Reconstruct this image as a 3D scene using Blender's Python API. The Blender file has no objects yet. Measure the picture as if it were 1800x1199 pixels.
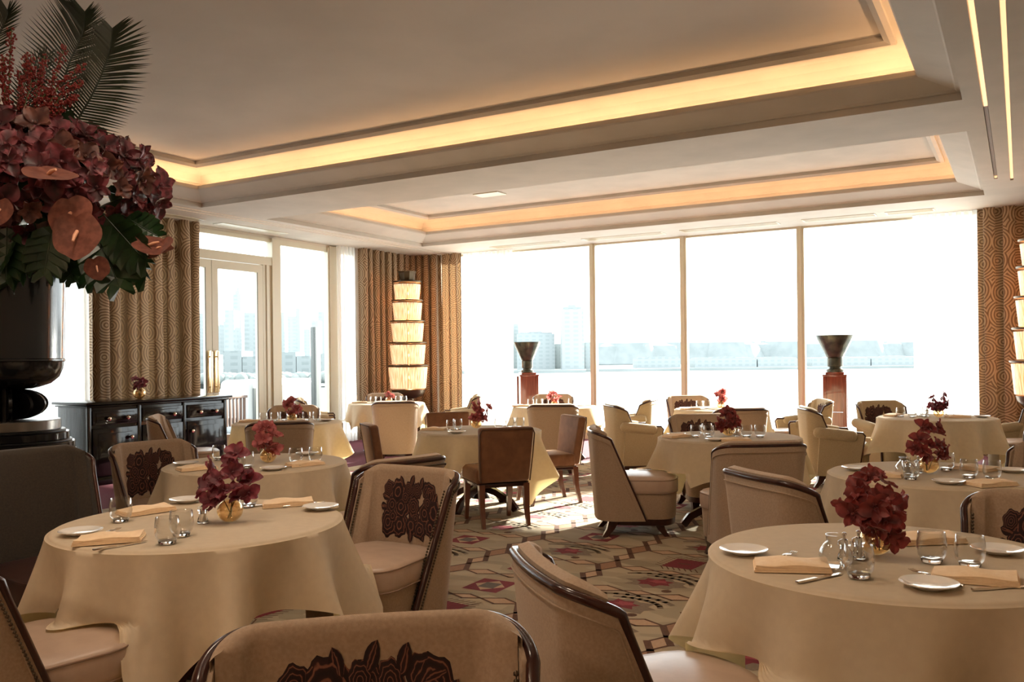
import bpy, bmesh, math, random
from math import sin, cos, pi, radians as R_
from mathutils import Vector, Matrix

sc = bpy.context.scene
COL = sc.collection
# ------------------------------------------------------------------ camera
CAM_H = 1.43
FOC = 1530.73
YAW = .5289
ROLL = .0115
cam_d = bpy.data.cameras.new('camera')
cam = bpy.data.objects.new('camera', cam_d)
COL.objects.link(cam)
cam_d.sensor_width = 36.0
cam_d.lens = FOC / 1800 * 36.0
cam_d.shift_y = 29.95 / 1800
cam_d.shift_x = 0.0
cam_d.clip_start = .05
cam_d.clip_end = 6000
cam.matrix_world = (Matrix.Translation((0, 0, CAM_H)) @ Matrix.Rotation(YAW, 4, 'Z') @
                    Matrix.Rotation(pi / 2, 4, 'X') @ Matrix.Rotation(-ROLL, 4, 'Z'))
sc.camera = cam
# ------------------------------------------------------------------ world, sun, exposure
sc.view_settings.view_transform = 'Standard'
sc.view_settings.look = 'None'
sc.view_settings.gamma = 1
sc.view_settings.use_curve_mapping = False
sc.view_settings.exposure = 1.9
w = bpy.data.worlds.new('world')
sc.world = w
w.use_nodes = True
wn = w.node_tree.nodes
wn['Background'].inputs[0].default_value = (.93, .975, 1.0, 1)
wn['Background'].inputs[1].default_value = 1.6
sun_d = bpy.data.lights.new('sun', 'SUN')
sun_d.energy = 10.5
sun_d.color = (1.0, .93, .82)
sun_d.angle = R_(1.6)
sun = bpy.data.objects.new('sun', sun_d)
COL.objects.link(sun)
sd = Vector((-.17, -.87, -.395)).normalized()
sun.rotation_euler = sd.to_track_quat('-Z', 'Y').to_euler()
cy = sc.cycles
cy.use_denoising = True
cy.max_bounces = 10
cy.diffuse_bounces = 6
cy.glossy_bounces = 4
cy.transmission_bounces = 8
cy.transparent_max_bounces = 24
cy.caustics_reflective = False
cy.caustics_refractive = False
cy.sample_clamp_indirect = 6
cy.blur_glossy = 1.0

# ------------------------------------------------------------------ room measures
XL, YB, XR, YF = -10.23, 13.80, .92, -3.6
ZC = 3.40
AX0, AX1, AY1, AY0 = -9.04, -.374, 7.63, -2.6
BY0, BY1 = 8.74, 12.395
FW = Vector((-sin(YAW), cos(YAW), 0))
RT = Vector((cos(YAW), sin(YAW), 0))


def at(px, d):
    """ground point seen d metres ahead, px pixels across the photo"""
    return FW * d + RT * ((px - 900) / FOC * d)


# ------------------------------------------------------------------ materials
def mat(name, base=(.5, .5, .5), rough=.6, metal=0, **kw):
    m = bpy.data.materials.new(name)
    m.use_nodes = True
    p = m.node_tree.nodes['Principled BSDF']
    p.inputs['Base Color'].default_value = (*base, 1)
    p.inputs['Roughness'].default_value = rough
    p.inputs['Metallic'].default_value = metal
    for k, v in kw.items():
        k = {'coat': 'Coat Weight', 'coat_rough': 'Coat Roughness', 'sheen': 'Sheen Weight', 'sheen_rough': 'Sheen Roughness',
             'sheen_tint': 'Sheen Tint', 'spec': 'Specular IOR Level', 'ior': 'IOR', 'trans': 'Transmission Weight',
             'sss': 'Subsurface Weight', 'emis': 'Emission Color', 'emis_s': 'Emission Strength', 'alpha': 'Alpha'}[k]
        if isinstance(v, tuple):
            v = (*v, 1) if len(v) == 3 else v
        p.inputs[k].default_value = v
    return m


def N(m, t, **kw):
    n = m.node_tree.nodes.new(t)
    for k, v in kw.items():
        if hasattr(n, k):
            setattr(n, k, v)
        else:
            n.inputs[k].default_value = v
    return n


def L(m, a, ao, b, bi):
    m.node_tree.links.new(a.outputs[ao], b.inputs[bi])


def P(m):
    return m.node_tree.nodes['Principled BSDF']


def ramp(m, stops):
    r = N(m, 'ShaderNodeValToRGB')
    e = r.color_ramp.elements
    while len(e) > 1:
        e.remove(e[-1])
    e[0].position = stops[0][0]
    e[0].color = (*stops[0][1], 1)
    for p_, c in stops[1:]:
        x = e.new(p_)
        x.color = (*c, 1)
    return r


def noisy(m, c1, c2, scale=8, detail=3, coord='Object', stretch=(1, 1, 1), bump=0, bscale=None, lo=.35, hi=.65):
    tc = N(m, 'ShaderNodeTexCoord')
    mp = N(m, 'ShaderNodeMapping')
    mp.inputs['Scale'].default_value = stretch
    L(m, tc, coord, mp, 0)
    n = N(m, 'ShaderNodeTexNoise')
    n.inputs['Scale'].default_value = scale
    n.inputs['Detail'].default_value = detail
    L(m, mp, 0, n, 'Vector')
    r = ramp(m, [(lo, c1), (hi, c2)])
    L(m, n, 0, r, 0)
    L(m, r, 0, P(m), 'Base Color')
    if bump:
        n2 = N(m, 'ShaderNodeTexNoise')
        n2.inputs['Scale'].default_value = bscale or scale * 10
        n2.inputs['Detail'].default_value = 2
        L(m, mp, 0, n2, 'Vector')
        b = N(m, 'ShaderNodeBump')
        b.inputs['Strength'].default_value = bump
        b.inputs['Distance'].default_value = .002
        L(m, n2, 0, b, 'Height')
        L(m, b, 0, P(m), 'Normal')
    return m


M = {}
M['plaster'] = noisy(mat('plaster', rough=.75), (.50, .46, .40), (.56, .51, .445), 2.2, 4, stretch=(1, 1, 1))
M['panel'] = noisy(mat('ceiling_panel', rough=.7), (.54, .48, .41), (.60, .535, .46), 1.2, 5)
M['cream'] = mat('cream_paint', (.62, .575, .45), .35)
M['creamwall'] = mat('cream_wall', (.60, .53, .43), .6)
M['woodwall'] = noisy(mat('panelled_wood', rough=.4), (.16, .075, .04), (.24, .12, .06), 3, 6, stretch=(6, 6, .6))
M['wood'] = noisy(mat('mahogany', rough=.28, spec=.35, coat=.3, coat_rough=.1), (.022, .005, .004), (.05, .013, .008), 5, 6, stretch=(3, 3, .6))
M['redwood'] = noisy(mat('red_mahogany', rough=.18, coat=.9, coat_rough=.06), (.18, .030, .014), (.27, .052, .024), 7, 5, stretch=(4, 4, .4))
M['chocolate'] = noisy(mat('brown_wood', rough=.3, coat=.4), (.10, .03, .015), (.15, .05, .025), 6, 5, stretch=(3, 3, .5))
M['lacquer'] = mat('black_lacquer', (.006, .006, .007), .14, spec=.28, coat=.12, coat_rough=.04)
M['brass'] = mat('brass', (.62, .50, .33), .22, 1)
M['bronze'] = noisy(mat('bronze', rough=.32, metal=.55), (.035, .04, .032), (.10, .095, .065), 9, 3)
M['knob'] = mat('polished_knob', (.80, .68, .56), .15, 1)
M['nail'] = mat('dark_brass_nails', (.10, .075, .05), .3, .8)
M['lampmetal'] = mat('aged_bronze', (.085, .06, .035), .35, .7)
M['gold_bar'] = mat('pale_gold', (.85, .72, .48), .2, 1)
M['silver'] = mat('silver', (.70, .64, .56), .2, 1)
M['chrome'] = mat('chrome', (.8, .8, .8), .08, 1)
M['blackmetal'] = mat('black_metal', (.012, .012, .013), .3, .6)
M['fabric'] = noisy(mat('tan_fabric', rough=.85, sheen=.35, sheen_rough=.45, sheen_tint=(1, .85, .7)), (.34, .24, .165), (.40, .29, .20), 120, 3, bump=.35, bscale=500)
M['fabric_olive'] = noisy(mat('olive_tan_fabric', rough=.85, sheen=.3, sheen_rough=.45, sheen_tint=(1, .9, .7)), (.37, .285, .17), (.43, .335, .21), 120, 3, bump=.35, bscale=500)
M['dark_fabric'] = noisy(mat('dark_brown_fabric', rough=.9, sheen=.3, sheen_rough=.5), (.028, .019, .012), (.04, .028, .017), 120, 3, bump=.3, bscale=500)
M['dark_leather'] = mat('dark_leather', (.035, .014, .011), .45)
M['leather'] = noisy(mat('tan_leather', rough=.36, spec=.6), (.45, .325, .245), (.51, .375, .285), 12, 3, bump=.15, bscale=90)
M['velvet'] = noisy(mat('brown_velvet', rough=.7, sheen=.6, sheen_rough=.35, sheen_tint=(1, .7, .45)), (.155, .062, .026), (.20, .085, .036), 14, 3)
M['piping'] = mat('brown_piping', (.12, .06, .035), .6)
M['sheet_piping'] = mat('leather_piping', (.33, .22, .16), .5)
M['porcelain'] = mat('porcelain', (.82, .80, .77), .12, coat=.5)
M['napkin'] = noisy(mat('peach_linen', rough=.85), (.86, .64, .41), (.91, .70, .47), 60, 3, bump=.2, bscale=400)
M['white_out'] = mat('white_fibreglass', (.34, .36, .37), .4)
M['grey_out'] = mat('grey_metal', (.075, .083, .083), .6)
M['teak'] = mat('teak', (.065, .028, .016), .6)


def translucent(m, col, f):
    nt = m.node_tree
    out = nt.nodes['Material Output']
    t = N(m, 'ShaderNodeBsdfTranslucent')
    t.inputs[0].default_value = (*col, 1)
    mx = N(m, 'ShaderNodeMixShader')
    mx.inputs[0].default_value = f
    L(m, P(m), 0, mx, 1)
    L(m, t, 0, mx, 2)
    L(m, mx, 0, out, 0)
    return m


M['cloth'] = translucent(noisy(mat('cream_tablecloth', rough=.9, spec=.2), (.77, .64, .475), (.82, .69, .515), 30, 3, bump=.6, bscale=11), (.90, .76, .36), .30)


def glass_thin(name, tint=(1, 1, 1), refl=.25, pw=1.0, gcol=(1, 1, 1), base=0.0, rough=.02):
    m = bpy.data.materials.new(name)
    m.use_nodes = True
    nt = m.node_tree
    nt.nodes.remove(P(m))
    out = nt.nodes['Material Output']
    tr = N(m, 'ShaderNodeBsdfTransparent')
    tr.inputs[0].default_value = (*tint, 1)
    gl = N(m, 'ShaderNodeBsdfGlossy')
    gl.inputs['Roughness'].default_value = rough
    gl.inputs[0].default_value = (*gcol, 1)
    fr = N(m, 'ShaderNodeLayerWeight')
    fr.inputs[0].default_value = refl
    mx = N(m, 'ShaderNodeMixShader')
    pwn = N(m, 'ShaderNodeMath', operation='POWER')
    pwn.inputs[1].default_value = pw
    L(m, fr, 'Facing', pwn, 0)
    bs = N(m, 'ShaderNodeMath', operation='MULTIPLY_ADD')
    bs.inputs[1].default_value = .92 - base
    bs.inputs[2].default_value = base
    L(m, pwn, 0, bs, 0)
    L(m, bs, 0, mx, 0)
    L(m, tr, 0, mx, 1)
    L(m, gl, 0, mx, 2)
    L(m, mx, 0, out, 0)
    return m


M['pane'] = glass_thin('window_glass', (.97, .99, .985), .5, pw=5)
M['tumbler'] = glass_thin('drinking_glass', (.95, .95, .945), .5, pw=1.7)
M['glass'] = mat('solid_glass', (.96, .97, .97), .02, trans=1.0, ior=1.45)
M['goldglass'] = glass_thin('gold_glass', (1.0, .92, .78), .5, pw=1.6, gcol=(1.0, .86, .62), base=.16, rough=.06)


def sheer(name, f):
    m = mat(name, (.93, .92, .89), .9)
    nt = m.node_tree
    out = nt.nodes['Material Output']
    tl = N(m, 'ShaderNodeBsdfTranslucent')
    tl.inputs[0].default_value = (.95, .94, .92, 1)
    tr = N(m, 'ShaderNodeBsdfTransparent')
    a = N(m, 'ShaderNodeMixShader')
    a.inputs[0].default_value = .6
    L(m, P(m), 0, a, 1)
    L(m, tl, 0, a, 2)
    b = N(m, 'ShaderNodeMixShader')
    b.inputs[0].default_value = f
    L(m, a, 0, b, 1)
    L(m, tr, 0, b, 2)
    L(m, b, 0, out, 0)
    return m


M['sheer'] = sheer('white_sheer', .22)

# patterned curtain: concentric circles woven into a tan ground
m = mat('circle_weave', rough=.85, sheen=.2)
tc = N(m, 'ShaderNodeTexCoord')
mp = N(m, 'ShaderNodeMapping')
mp.inputs['Scale'].default_value = (2.45, 2.75, 1)
L(m, tc, 'UV', mp, 0)
vo = N(m, 'ShaderNodeTexVoronoi', voronoi_dimensions='2D')
vo.inputs['Scale'].default_value = 1.0
vo.inputs['Randomness'].default_value = .42
L(m, mp, 0, vo, 'Vector')
mu = N(m, 'ShaderNodeMath', operation='MULTIPLY')
mu.inputs[1].default_value = 66
L(m, vo, 'Distance', mu, 0)
si = N(m, 'ShaderNodeMath', operation='SINE')
L(m, mu, 0, si, 0)
r = ramp(m, [(.34, (.15, .088, .048)), (.62, (.43, .31, .195))])
ad = N(m, 'ShaderNodeMath', operation='MULTIPLY_ADD')
ad.inputs[1].default_value = .5
ad.inputs[2].default_value = .5
L(m, si, 0, ad, 0)
L(m, ad, 0, r, 0)
L(m, r, 0, P(m), 'Base Color')
M['curtain'] = translucent(m, (.45, .28, .14), .08)

# embroidered roses: u runs outward from each bloom's middle
m = mat('rose_embroidery', rough=.85)
tc = N(m, 'ShaderNodeTexCoord')
sp = N(m, 'ShaderNodeSeparateXYZ')
L(m, tc, 'UV', sp, 0)
no = N(m, 'ShaderNodeTexNoise')
no.inputs['Scale'].default_value = 34
L(m, tc, 'Object', no, 'Vector')
mm = N(m, 'ShaderNodeMath', operation='MULTIPLY_ADD')
mm.inputs[1].default_value = 5.0
L(m, no, 0, mm, 0)
m2 = N(m, 'ShaderNodeMath', operation='MULTIPLY')
m2.inputs[1].default_value = 21
L(m, sp, 'X', m2, 0)
L(m, m2, 0, mm, 2)
si = N(m, 'ShaderNodeMath', operation='SINE')
L(m, mm, 0, si, 0)
r = ramp(m, [(.0, (.014, .003, .003)), (.84, (.026, .006, .005)), (.985, (.20, .075, .045))])
ad = N(m, 'ShaderNodeMath', operation='MULTIPLY_ADD')
ad.inputs[1].default_value = .5
ad.inputs[2].default_value = .5
L(m, si, 0, ad, 0)
L(m, ad, 0, r, 0)
L(m, r, 0, P(m), 'Base Color')
M['rose'] = m


def petalmat(name, c1, c2, c3, tr=.25):
    m = mat(name, rough=.5, sheen=.2)
    noisy(m, c1, c2, 30, 4, lo=.38, hi=.62)
    return translucent(m, c3, tr)


M['orchid'] = petalmat('crimson_orchid', (.085, .010, .020), (.27, .048, .07), (.36, .04, .06), .22)
M['orchid_pink'] = petalmat('pink_orchid', (.26, .045, .055), (.50, .15, .14), (.62, .16, .14), .3)
M['orchid_rust'] = petalmat('rust_orchid', (.09, .010, .012), (.29, .042, .038), (.42, .06, .045), .22)
M['bigbloom'] = petalmat('dark_vanda', (.02, .002, .005), (.15, .016, .026), (.3, .05, .05), .15)
M['bigbloom2'] = petalmat('dusty_rose_vanda', (.045, .005, .011), (.26, .052, .068), (.4, .1, .1), .15)
M['bigbloom3'] = petalmat('russet_vanda', (.045, .010, .008), (.19, .065, .045), (.3, .1, .06), .15)
M['anth'] = petalmat('peach_anthurium', (.13, .032, .02), (.22, .068, .042), (.3, .09, .05), .12)
M['spadix'] = mat('spadix', (.75, .38, .24), .5)
M['berry'] = mat('red_berry', (.16, .012, .009), .3)
M['green'] = translucent(noisy(mat('deep_green_leaf', rough=.35), (.006, .017, .006), (.018, .042, .014), 12, 3), (.05, .12, .03), .12)
M['palm'] = translucent(noisy(mat('palm_green', rough=.45), (.004, .008, .002), (.010, .017, .005), 8, 3), (.03, .05, .015), .06)
M['stem'] = mat('green_stem', (.07, .10, .03), .5)


def emit(name, col, s):
    m = bpy.data.materials.new(name)
    m.use_nodes = True
    p = P(m)
    p.inputs['Base Color'].default_value = (*col, 1)
    p.inputs['Emission Color'].default_value = (*col, 1)
    p.inputs['Emission Strength'].default_value = s
    return m


M['led'] = emit('warm_led', (1.0, .63, .34), 8.6)
M['led2'] = emit('warm_led_slot', (1.0, .60, .30), .33)
M['led3'] = emit('warm_led_small', (1.0, .61, .34), 6)
M['ledoff'] = mat('unlit_diffuser', (.20, .13, .09), .6)
# lamp shade of hanging glass rods
m = mat('glass_rod_shade', (.85, .70, .50), .4)
tc = N(m, 'ShaderNodeTexCoord')
mp = N(m, 'ShaderNodeMapping')
mp.inputs['Scale'].default_value = (90, 1.2, 1)
L(m, tc, 'UV', mp, 0)
no = N(m, 'ShaderNodeTexNoise')
no.inputs['Scale'].default_value = 1.0
no.inputs['Detail'].default_value = 3
L(m, mp, 0, no, 'Vector')
r = ramp(m, [(.40, (.50, .24, .10)), (.50, (.98, .70, .42)), (.60, (1.0, .90, .68))])
L(m, no, 0, r, 0)
L(m, r, 0, P(m), 'Base Color')
L(m, r, 0, P(m), 'Emission Color')
P(m).inputs['Emission Strength'].default_value = .20
trn = N(m, 'ShaderNodeBsdfTransparent')
trn.inputs[0].default_value = (1.0, .62, .34, 1)
mxs = N(m, 'ShaderNodeMixShader')
mxs.inputs[0].default_value = .2
L(m, P(m), 0, mxs, 1)
L(m, trn, 0, mxs, 2)
m.node_tree.links.new(mxs.outputs[0], m.node_tree.nodes['Material Output'].inputs[0])
M['shade'] = m


# ------------------------------------------------------------------ mesh builder
class MB:
    def __init__(s):
        s.v = []
        s.f = []
        s.m = []
        s.uv = {}

    def add(s, vs, fs, mi=0, uvs=None):
        o = len(s.v)
        s.v += [tuple(v) for v in vs]
        for f in fs:
            s.f.append([i + o for i in f])
            s.m.append(mi)
        if uvs:
            for i, u in enumerate(uvs):
                s.uv[o + i] = u
        return s

    def box(s, x0, x1, y0, y1, z0, z1, mi=0):
        vs = [(x, y, z) for z in (z0, z1) for y in (y0, y1) for x in (x0, x1)]
        return s.add(vs, [(0, 2, 3, 1), (4, 5, 7, 6), (0, 1, 5, 4), (2, 6, 7, 3), (0, 4, 6, 2), (1, 3, 7, 5)], mi)

    def rbox(s, c, size, r=.01, seg=2, mi=0, mtx=None):
        bm = bmesh.new()
        bmesh.ops.create_cube(bm, size=1)
        for v in bm.verts:
            v.co = Vector((v.co.x * size[0], v.co.y * size[1], v.co.z * size[2]))
        bmesh.ops.bevel(bm, geom=list(bm.edges), offset=min(r, min(size) * .49), segments=seg, profile=.5, affect='EDGES')
        bm.verts.index_update()
        T = Matrix.Translation(c) @ (mtx or Matrix())
        s.add([T @ v.co for v in bm.verts], [[v.index for v in f.verts] for f in bm.faces], mi)
        bm.free()
        return s

    def lathe(s, prof, n=32, c=(0, 0, 0), mi=0, cap=True, uv=False):
        vs, uvs = [], []
        for j, (r, z) in enumerate(prof):
            for i in range(n):
                a = 2 * pi * i / n
                vs.append((c[0] + r * cos(a), c[1] + r * sin(a), c[2] + z))
                uvs.append((abs(i / n * 2 - 1), j / max(1, len(prof) - 1)))
        fs = [(j * n + i, j * n + (i + 1) % n, (j + 1) * n + (i + 1) % n, (j + 1) * n + i) for j in range(len(prof) - 1) for i in range(n)]
        if cap:
            fs.append(list(range(n))[::-1])
            fs.append([(len(prof) - 1) * n + i for i in range(n)])
        return s.add(vs, fs, mi, uvs if uv else None)

    def sweep(s, path, prof, closed=False, mi=0, up=None, cap=True):
        """prof: list of (a,b) along (side, up) of the path"""
        path = [Vector(p) for p in path]
        n = len(path)
        k = len(prof)
        vs = []
        upv = Vector(up) if up else None
        prev = None
        for i, p in enumerate(path):
            if closed:
                t = path[(i + 1) % n] - path[i - 1]
            else:
                t = path[min(i + 1, n - 1)] - path[max(i - 1, 0)]
            t.normalize()
            if upv is not None:
                u = upv - t * upv.dot(t)
            elif prev is not None:
                u = prev - t * prev.dot(t)
            else:
                u = Vector((0, 0, 1)) - t * t.z
                if u.length < .1:
                    u = Vector((1, 0, 0)) - t * t.x
            u.normalize()
            prev = u
            sd_ = t.cross(u)
            for a, b in prof:
                vs.append(p + sd_ * a + u * b)
        fs = []
        for i in range(n if closed else n - 1):
            for j in range(k):
                a, b = i * k + j, i * k + (j + 1) % k
                c, d = ((i + 1) % n) * k + (j + 1) % k, ((i + 1) % n) * k + j
                fs.append((a, b, c, d))
        if cap and not closed:
            fs.append(list(range(k))[::-1])
            fs.append([(n - 1) * k + j for j in range(k)])
        return s.add(vs, fs, mi)

    def tube(s, path, r, seg=8, mi=0, closed=False):
        if isinstance(r, (int, float)):
            return s.sweep(path, [(r * cos(2 * pi * j / seg), r * sin(2 * pi * j / seg)) for j in range(seg)], closed, mi)
        o = len(s.v)
        s.sweep(path, [(cos(2 * pi * j / seg), sin(2 * pi * j / seg)) for j in range(seg)], closed, mi)
        for i, p in enumerate(path):
            p = Vector(p)
            for j in range(seg):
                q = Vector(s.v[o + i * seg + j]) - p
                s.v[o + i * seg + j] = tuple(p + q * r[i])
        return s

    def grid(s, pts, mi=0, closed_u=False, uv=None):
        """pts[j][i]"""
        nj, ni = len(pts), len(pts[0])
        vs = [p for row in pts for p in row]
        fs = []
        for j in range(nj - 1):
            for i in range(ni if closed_u else ni - 1):
                i2 = (i + 1) % ni
                fs.append((j * ni + i, j * ni + i2, (j + 1) * ni + i2, (j + 1) * ni + i))
        return s.add(vs, fs, mi, [u for row in uv for u in row] if uv else None)

    def loft(s, outline, levels, mi=0):
        """outline (x,y) list, levels (scale, z, [dy])"""
        n = len(outline)
        cx = sum(p[0] for p in outline) / n
        cyy = sum(p[1] for p in outline) / n
        vs = []
        for sc_, z in levels:
            vs += [(cx + (x - cx) * sc_, cyy + (y - cyy) * sc_, z) for x, y in outline]
        fs = [(j * n + i, j * n + (i + 1) % n, (j + 1) * n + (i + 1) % n, (j + 1) * n + i) for j in range(len(levels) - 1) for i in range(n)]
        fs.append(list(range(n))[::-1])
        fs.append([(len(levels) - 1) * n + i for i in range(n)])
        return s.add(vs, fs, mi)

    def sphere(s, c, r, n=8, k=5, mi=0, sz=1):
        prof = [(r * sin(pi * (j + .02) / (k + .04)), -r * sz * cos(pi * (j + .02) / (k + .04))) for j in range(k + 1)]
        return s.lathe(prof, n, c, mi)

    def mesh(s, name, mats, smooth=40):
        me = bpy.data.meshes.new(name)
        me.from_pydata(s.v, [], s.f)
        for m_ in (mats if isinstance(mats, (list, tuple)) else [mats]):
            me.materials.append(m_)
        for p_, i in zip(me.polygons, s.m):
            p_.material_index = i
        if s.uv:
            ul = me.uv_layers.new(name='UVMap')
            for l in me.loops:
                ul.data[l.index].uv = s.uv.get(l.vertex_index, (0, 0))
        if smooth:
            for p_ in me.polygons:
                p_.use_smooth = True
            me.set_sharp_from_angle(angle=R_(smooth))
        me.update()
        return me

    def build(s, name, mats, parent=None, smooth=40):
        o = bpy.data.objects.new(name, s.mesh(name, mats, smooth))
        COL.objects.link(o)
        if parent:
            o.parent = parent
        return o


def thing(name, label, cat, loc=(0, 0, 0), rz=0, group=None):
    o = bpy.data.objects.new(name, None)
    o.empty_display_size = .1
    COL.objects.link(o)
    o.location = loc
    o.rotation_euler = (0, 0, rz)
    return tag(o, label, cat, group)


def tag(o, label, cat, group=None, kind=None):
    if label:
        o['label'] = label
    if cat:
        o['category'] = cat
    if group:
        o['group'] = group
    if kind:
        o['kind'] = kind
    return o


def struct(name, mb, mats, smooth=0, parent=None):
    o = mb.build(name, mats, parent, smooth)
    if not parent:
        o['kind'] = 'structure'
    return o


def copy_tree(o, parent=None, top=True):
    c = o.copy()
    COL.objects.link(c)
    if parent:
        c.parent = parent
    for ch in list(o.children):
        copy_tree(ch, c, False)
    return c


PROTO = {}


def place(key, maker, loc, rz, label, cat, group=None, scale=None):
    """first call builds and uses the thing itself, later calls copy it"""
    if key not in PROTO:
        o = maker()
        PROTO[key] = o
    else:
        o = copy_tree(PROTO[key])
    o.location = loc
    o.rotation_euler = (0, 0, rz)
    if scale:
        o.scale = scale
    tag(o, label, cat)
    if group:
        o['group'] = group
    elif 'group' in o:
        del o['group']
    return o


# ------------------------------------------------------------------ setting: shell
def rect_ring(mb, x0, x1, y0, y1, prof, mi=0, mis=None):
    """prof: (inset, z) swept round a rectangle"""
    k = len(prof)
    vs = []
    for ins, z in prof:
        vs += [(x0 + ins, y0 + ins, z), (x1 - ins, y0 + ins, z), (x1 - ins, y1 - ins, z), (x0 + ins, y1 - ins, z)]
    for j in range(k - 1):
        fs = [(j * 4 + i, (j + 1) * 4 + i, (j + 1) * 4 + (i + 1) % 4, j * 4 + (i + 1) % 4) for i in range(4)]
        mb.add([vs[q] for f in fs for q in f], [(4 * q, 4 * q + 1, 4 * q + 2, 4 * q + 3) for q in range(4)], mis[j] if mis else mi)


ce = MB()
# border ceiling, level with the foot of the coffers
zc = ZC
t = .9
slots = []
ce.box(XL, AX0 - .36, YF, YB, zc, zc + .06)
ce.box(AX0 - .33, AX0 - .20, YF, YB, zc, zc + .06)
ce.box(AX0 - .17, AX0, YF, YB, zc, zc + .06)
for x0, x1 in ((AX0 - .36, AX0 - .33), (AX0 - .20, AX0 - .17)):
    ce.box(x0, x1, YF, YB, zc + .03, zc + .06)
ce.box(AX0, AX1, AY1, BY0, zc, zc + .06)
ce.box(AX0, AX1, BY1, YB, zc, zc + .06)
ce.box(AX0, AX1, YF, AY0, zc, zc + .06)
S1, S2 = -.225, -.07
ce.box(AX1, S1 - .018, YF, YB, zc, zc + .06)
ce.box(S1 + .018, S2 - .016, YF, YB, zc, zc + .06)
ce.box(S2 + .016, XR, YF, YB, zc, zc + .06)
ce.box(S1 - .018, S1 + .018, YF, 11.3, zc + .04, zc + .06)
ce.box(S1 - .018, S1 + .018, 11.3, YB, zc, zc + .06)
ce.box(S2 - .016, S2 + .016, YF, 11.5, zc + .04, zc + .06)
ce.box(S2 - .016, S2 + .016, 11.5, YB, zc, zc + .06)
A = [(.0, 3.459), (.035, 3.459), (.05, 3.475), (.285, 3.548), (.297, 3.562), (.297, 3.600), (.270, 3.600), (.250, 3.560),
     (.03, 3.520), (.0, 3.560), (-.03, 3.70), (-.01, 3.705), (0, 3.73), (.06, 3.79), (.20, 3.815), (.416, 3.815), (.416, 3.780), (.455, 3.775), (.50, 3.80), (.50, 3.86)]
rect_ring(ce, AX0, AX1, AY0, AY1, A)
B = A
rect_ring(ce, AX0, AX1, BY0, BY1, [(i, z) for i, z in A])
ceiling = struct('ceiling', ce, M['plaster'], 0)
pa = MB()
pa.box(AX0 + .48, AX1 - .48, AY0 + .48, AY1 - .48, 3.84, 3.90)
struct('ceiling', pa, M['panel'])
pb = MB()
pb.box(AX0 + .48, AX1 - .48, BY0 + .48, BY1 - .48, 3.84, 3.90)
struct('ceiling', pb, M['plaster'])
rf = MB()
rf.box(XL - .3, XR + .3, YF - .3, YB + .3, 4.0, 4.1)
struct('ceiling', rf, M['plaster'])

# cove lamps lying behind the lips of the two coffers
for (y0, y1, nm, lab) in ((AY0, AY1, 'led', 'warm cove light strip hidden behind the lip of the large ceiling recess'),
                          (BY0, BY1, 'led3', 'warm cove light strip hidden in the ceiling recess nearer the windows')):
    q = MB()
    for (a, b, c, d) in ((AX0 + .13, AX1 - .13, y0 + .12, y0 + .14), (AX0 + .13, AX1 - .13, y1 - .14, y1 - .12),
                         (AX0 + .12, AX0 + .14, y0 + .15, y1 - .15), (AX1 - .14, AX1 - .12, y0 + .15, y1 - .15)):
        q.box(a, b, c, d, 3.553, 3.562)
    o = q.build('cove_light', M[nm], None, 0)
    tag(o, lab, 'light')
for (x, y0, y1, m_, lab) in ((S1, -3.4, 7.98, 'led2', 'left of the two lit slot lights on the right ceiling'),
                             (S2, -3.4, 11.45, 'led2', 'right slot light on the ceiling, lit all along its length')):
    q = MB()
    q.box(x - .014, x + .014, y0, y1, zc + .012, zc + .03)
    o = q.build('slot_light', M[m_], None, 0)
    tag(o, lab, 'light', 'ceiling slot lights')
    if x == S1:
        e = MB()
        e.box(x - .014, x + .014, 7.99, 11.17, zc + .012, zc + .03)
        e.build('unlit_diffuser', M['ledoff'], o, 0)['label'] = 'dark unlit far end of the slot'
        e = MB()
        e.box(x - .012, x + .012, 11.18, 11.24, zc + .0, zc + .03)
        e.build('end_lamp', M['led2'], o, 0)
for k, x in enumerate((AX0 - .345, AX0 - .185)):
    q = MB()
    q.box(x - .013, x + .013, -3.4, YB - 1.3, zc + .008, zc + .026)
    o = q.build('slot_light', M['led2'], None, 0)
    tag(o, ('outer slot light, close above the left curtain and doors', 'inner slot light above the doors, beside the large ceiling recess')[k], 'light', 'ceiling slot lights')
# seams and air grilles on the ceiling margin beside the windows
g = MB()
for x in (-8.2, -6.4, -4.7, -2.9, -1.9, -1.2):
    pass
for i, (x0, x1, y0, y1) in enumerate(((-2.75, -1.75, 13.1, 13.35), (-1.62, -1.0, 13.1, 13.35), (-4.6, -3.1, 13.1, 13.35), (-6.3, -4.9, 13.1, 13.35), (-8.1, -6.7, 13.1, 13.35), (-9.95, -9.75, 7.2, 8.3), (-9.95, -9.75, 8.6, 9.9))):
    g = MB()
    rect_ring(g, x0, x1, y0, y1, [(0, zc), (0, zc - .008), (.018, zc - .008), (.018, zc - .002)])
    g.box(x0 + .018, x1 - .018, y0 + .018, y1 - .018, zc - .004, zc - .001)
    for k in range(5):
        yy = y0 + .03 + k * (y1 - y0 - .06) / 4.6
        if x1 - x0 > y1 - y0:
            g.box(x0 + .02, x1 - .02, yy, yy + .012, zc - .009, zc - .003)
    o = g.build('air_grille', M['cream'], None, 0)
    tag(o, ['white air grille above the window behind the right urn', 'white air grille nearest the right sheer curtain', 'white air grille above the middle windows',
            'white air grille above the window right of the left urn', 'white air grille nearest the corner lamp on the window side', 'white air grille above the patterned curtain at the left',
            'white air grille above the french doors'][i], 'air vent', 'air grilles along the ceiling margin')

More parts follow.
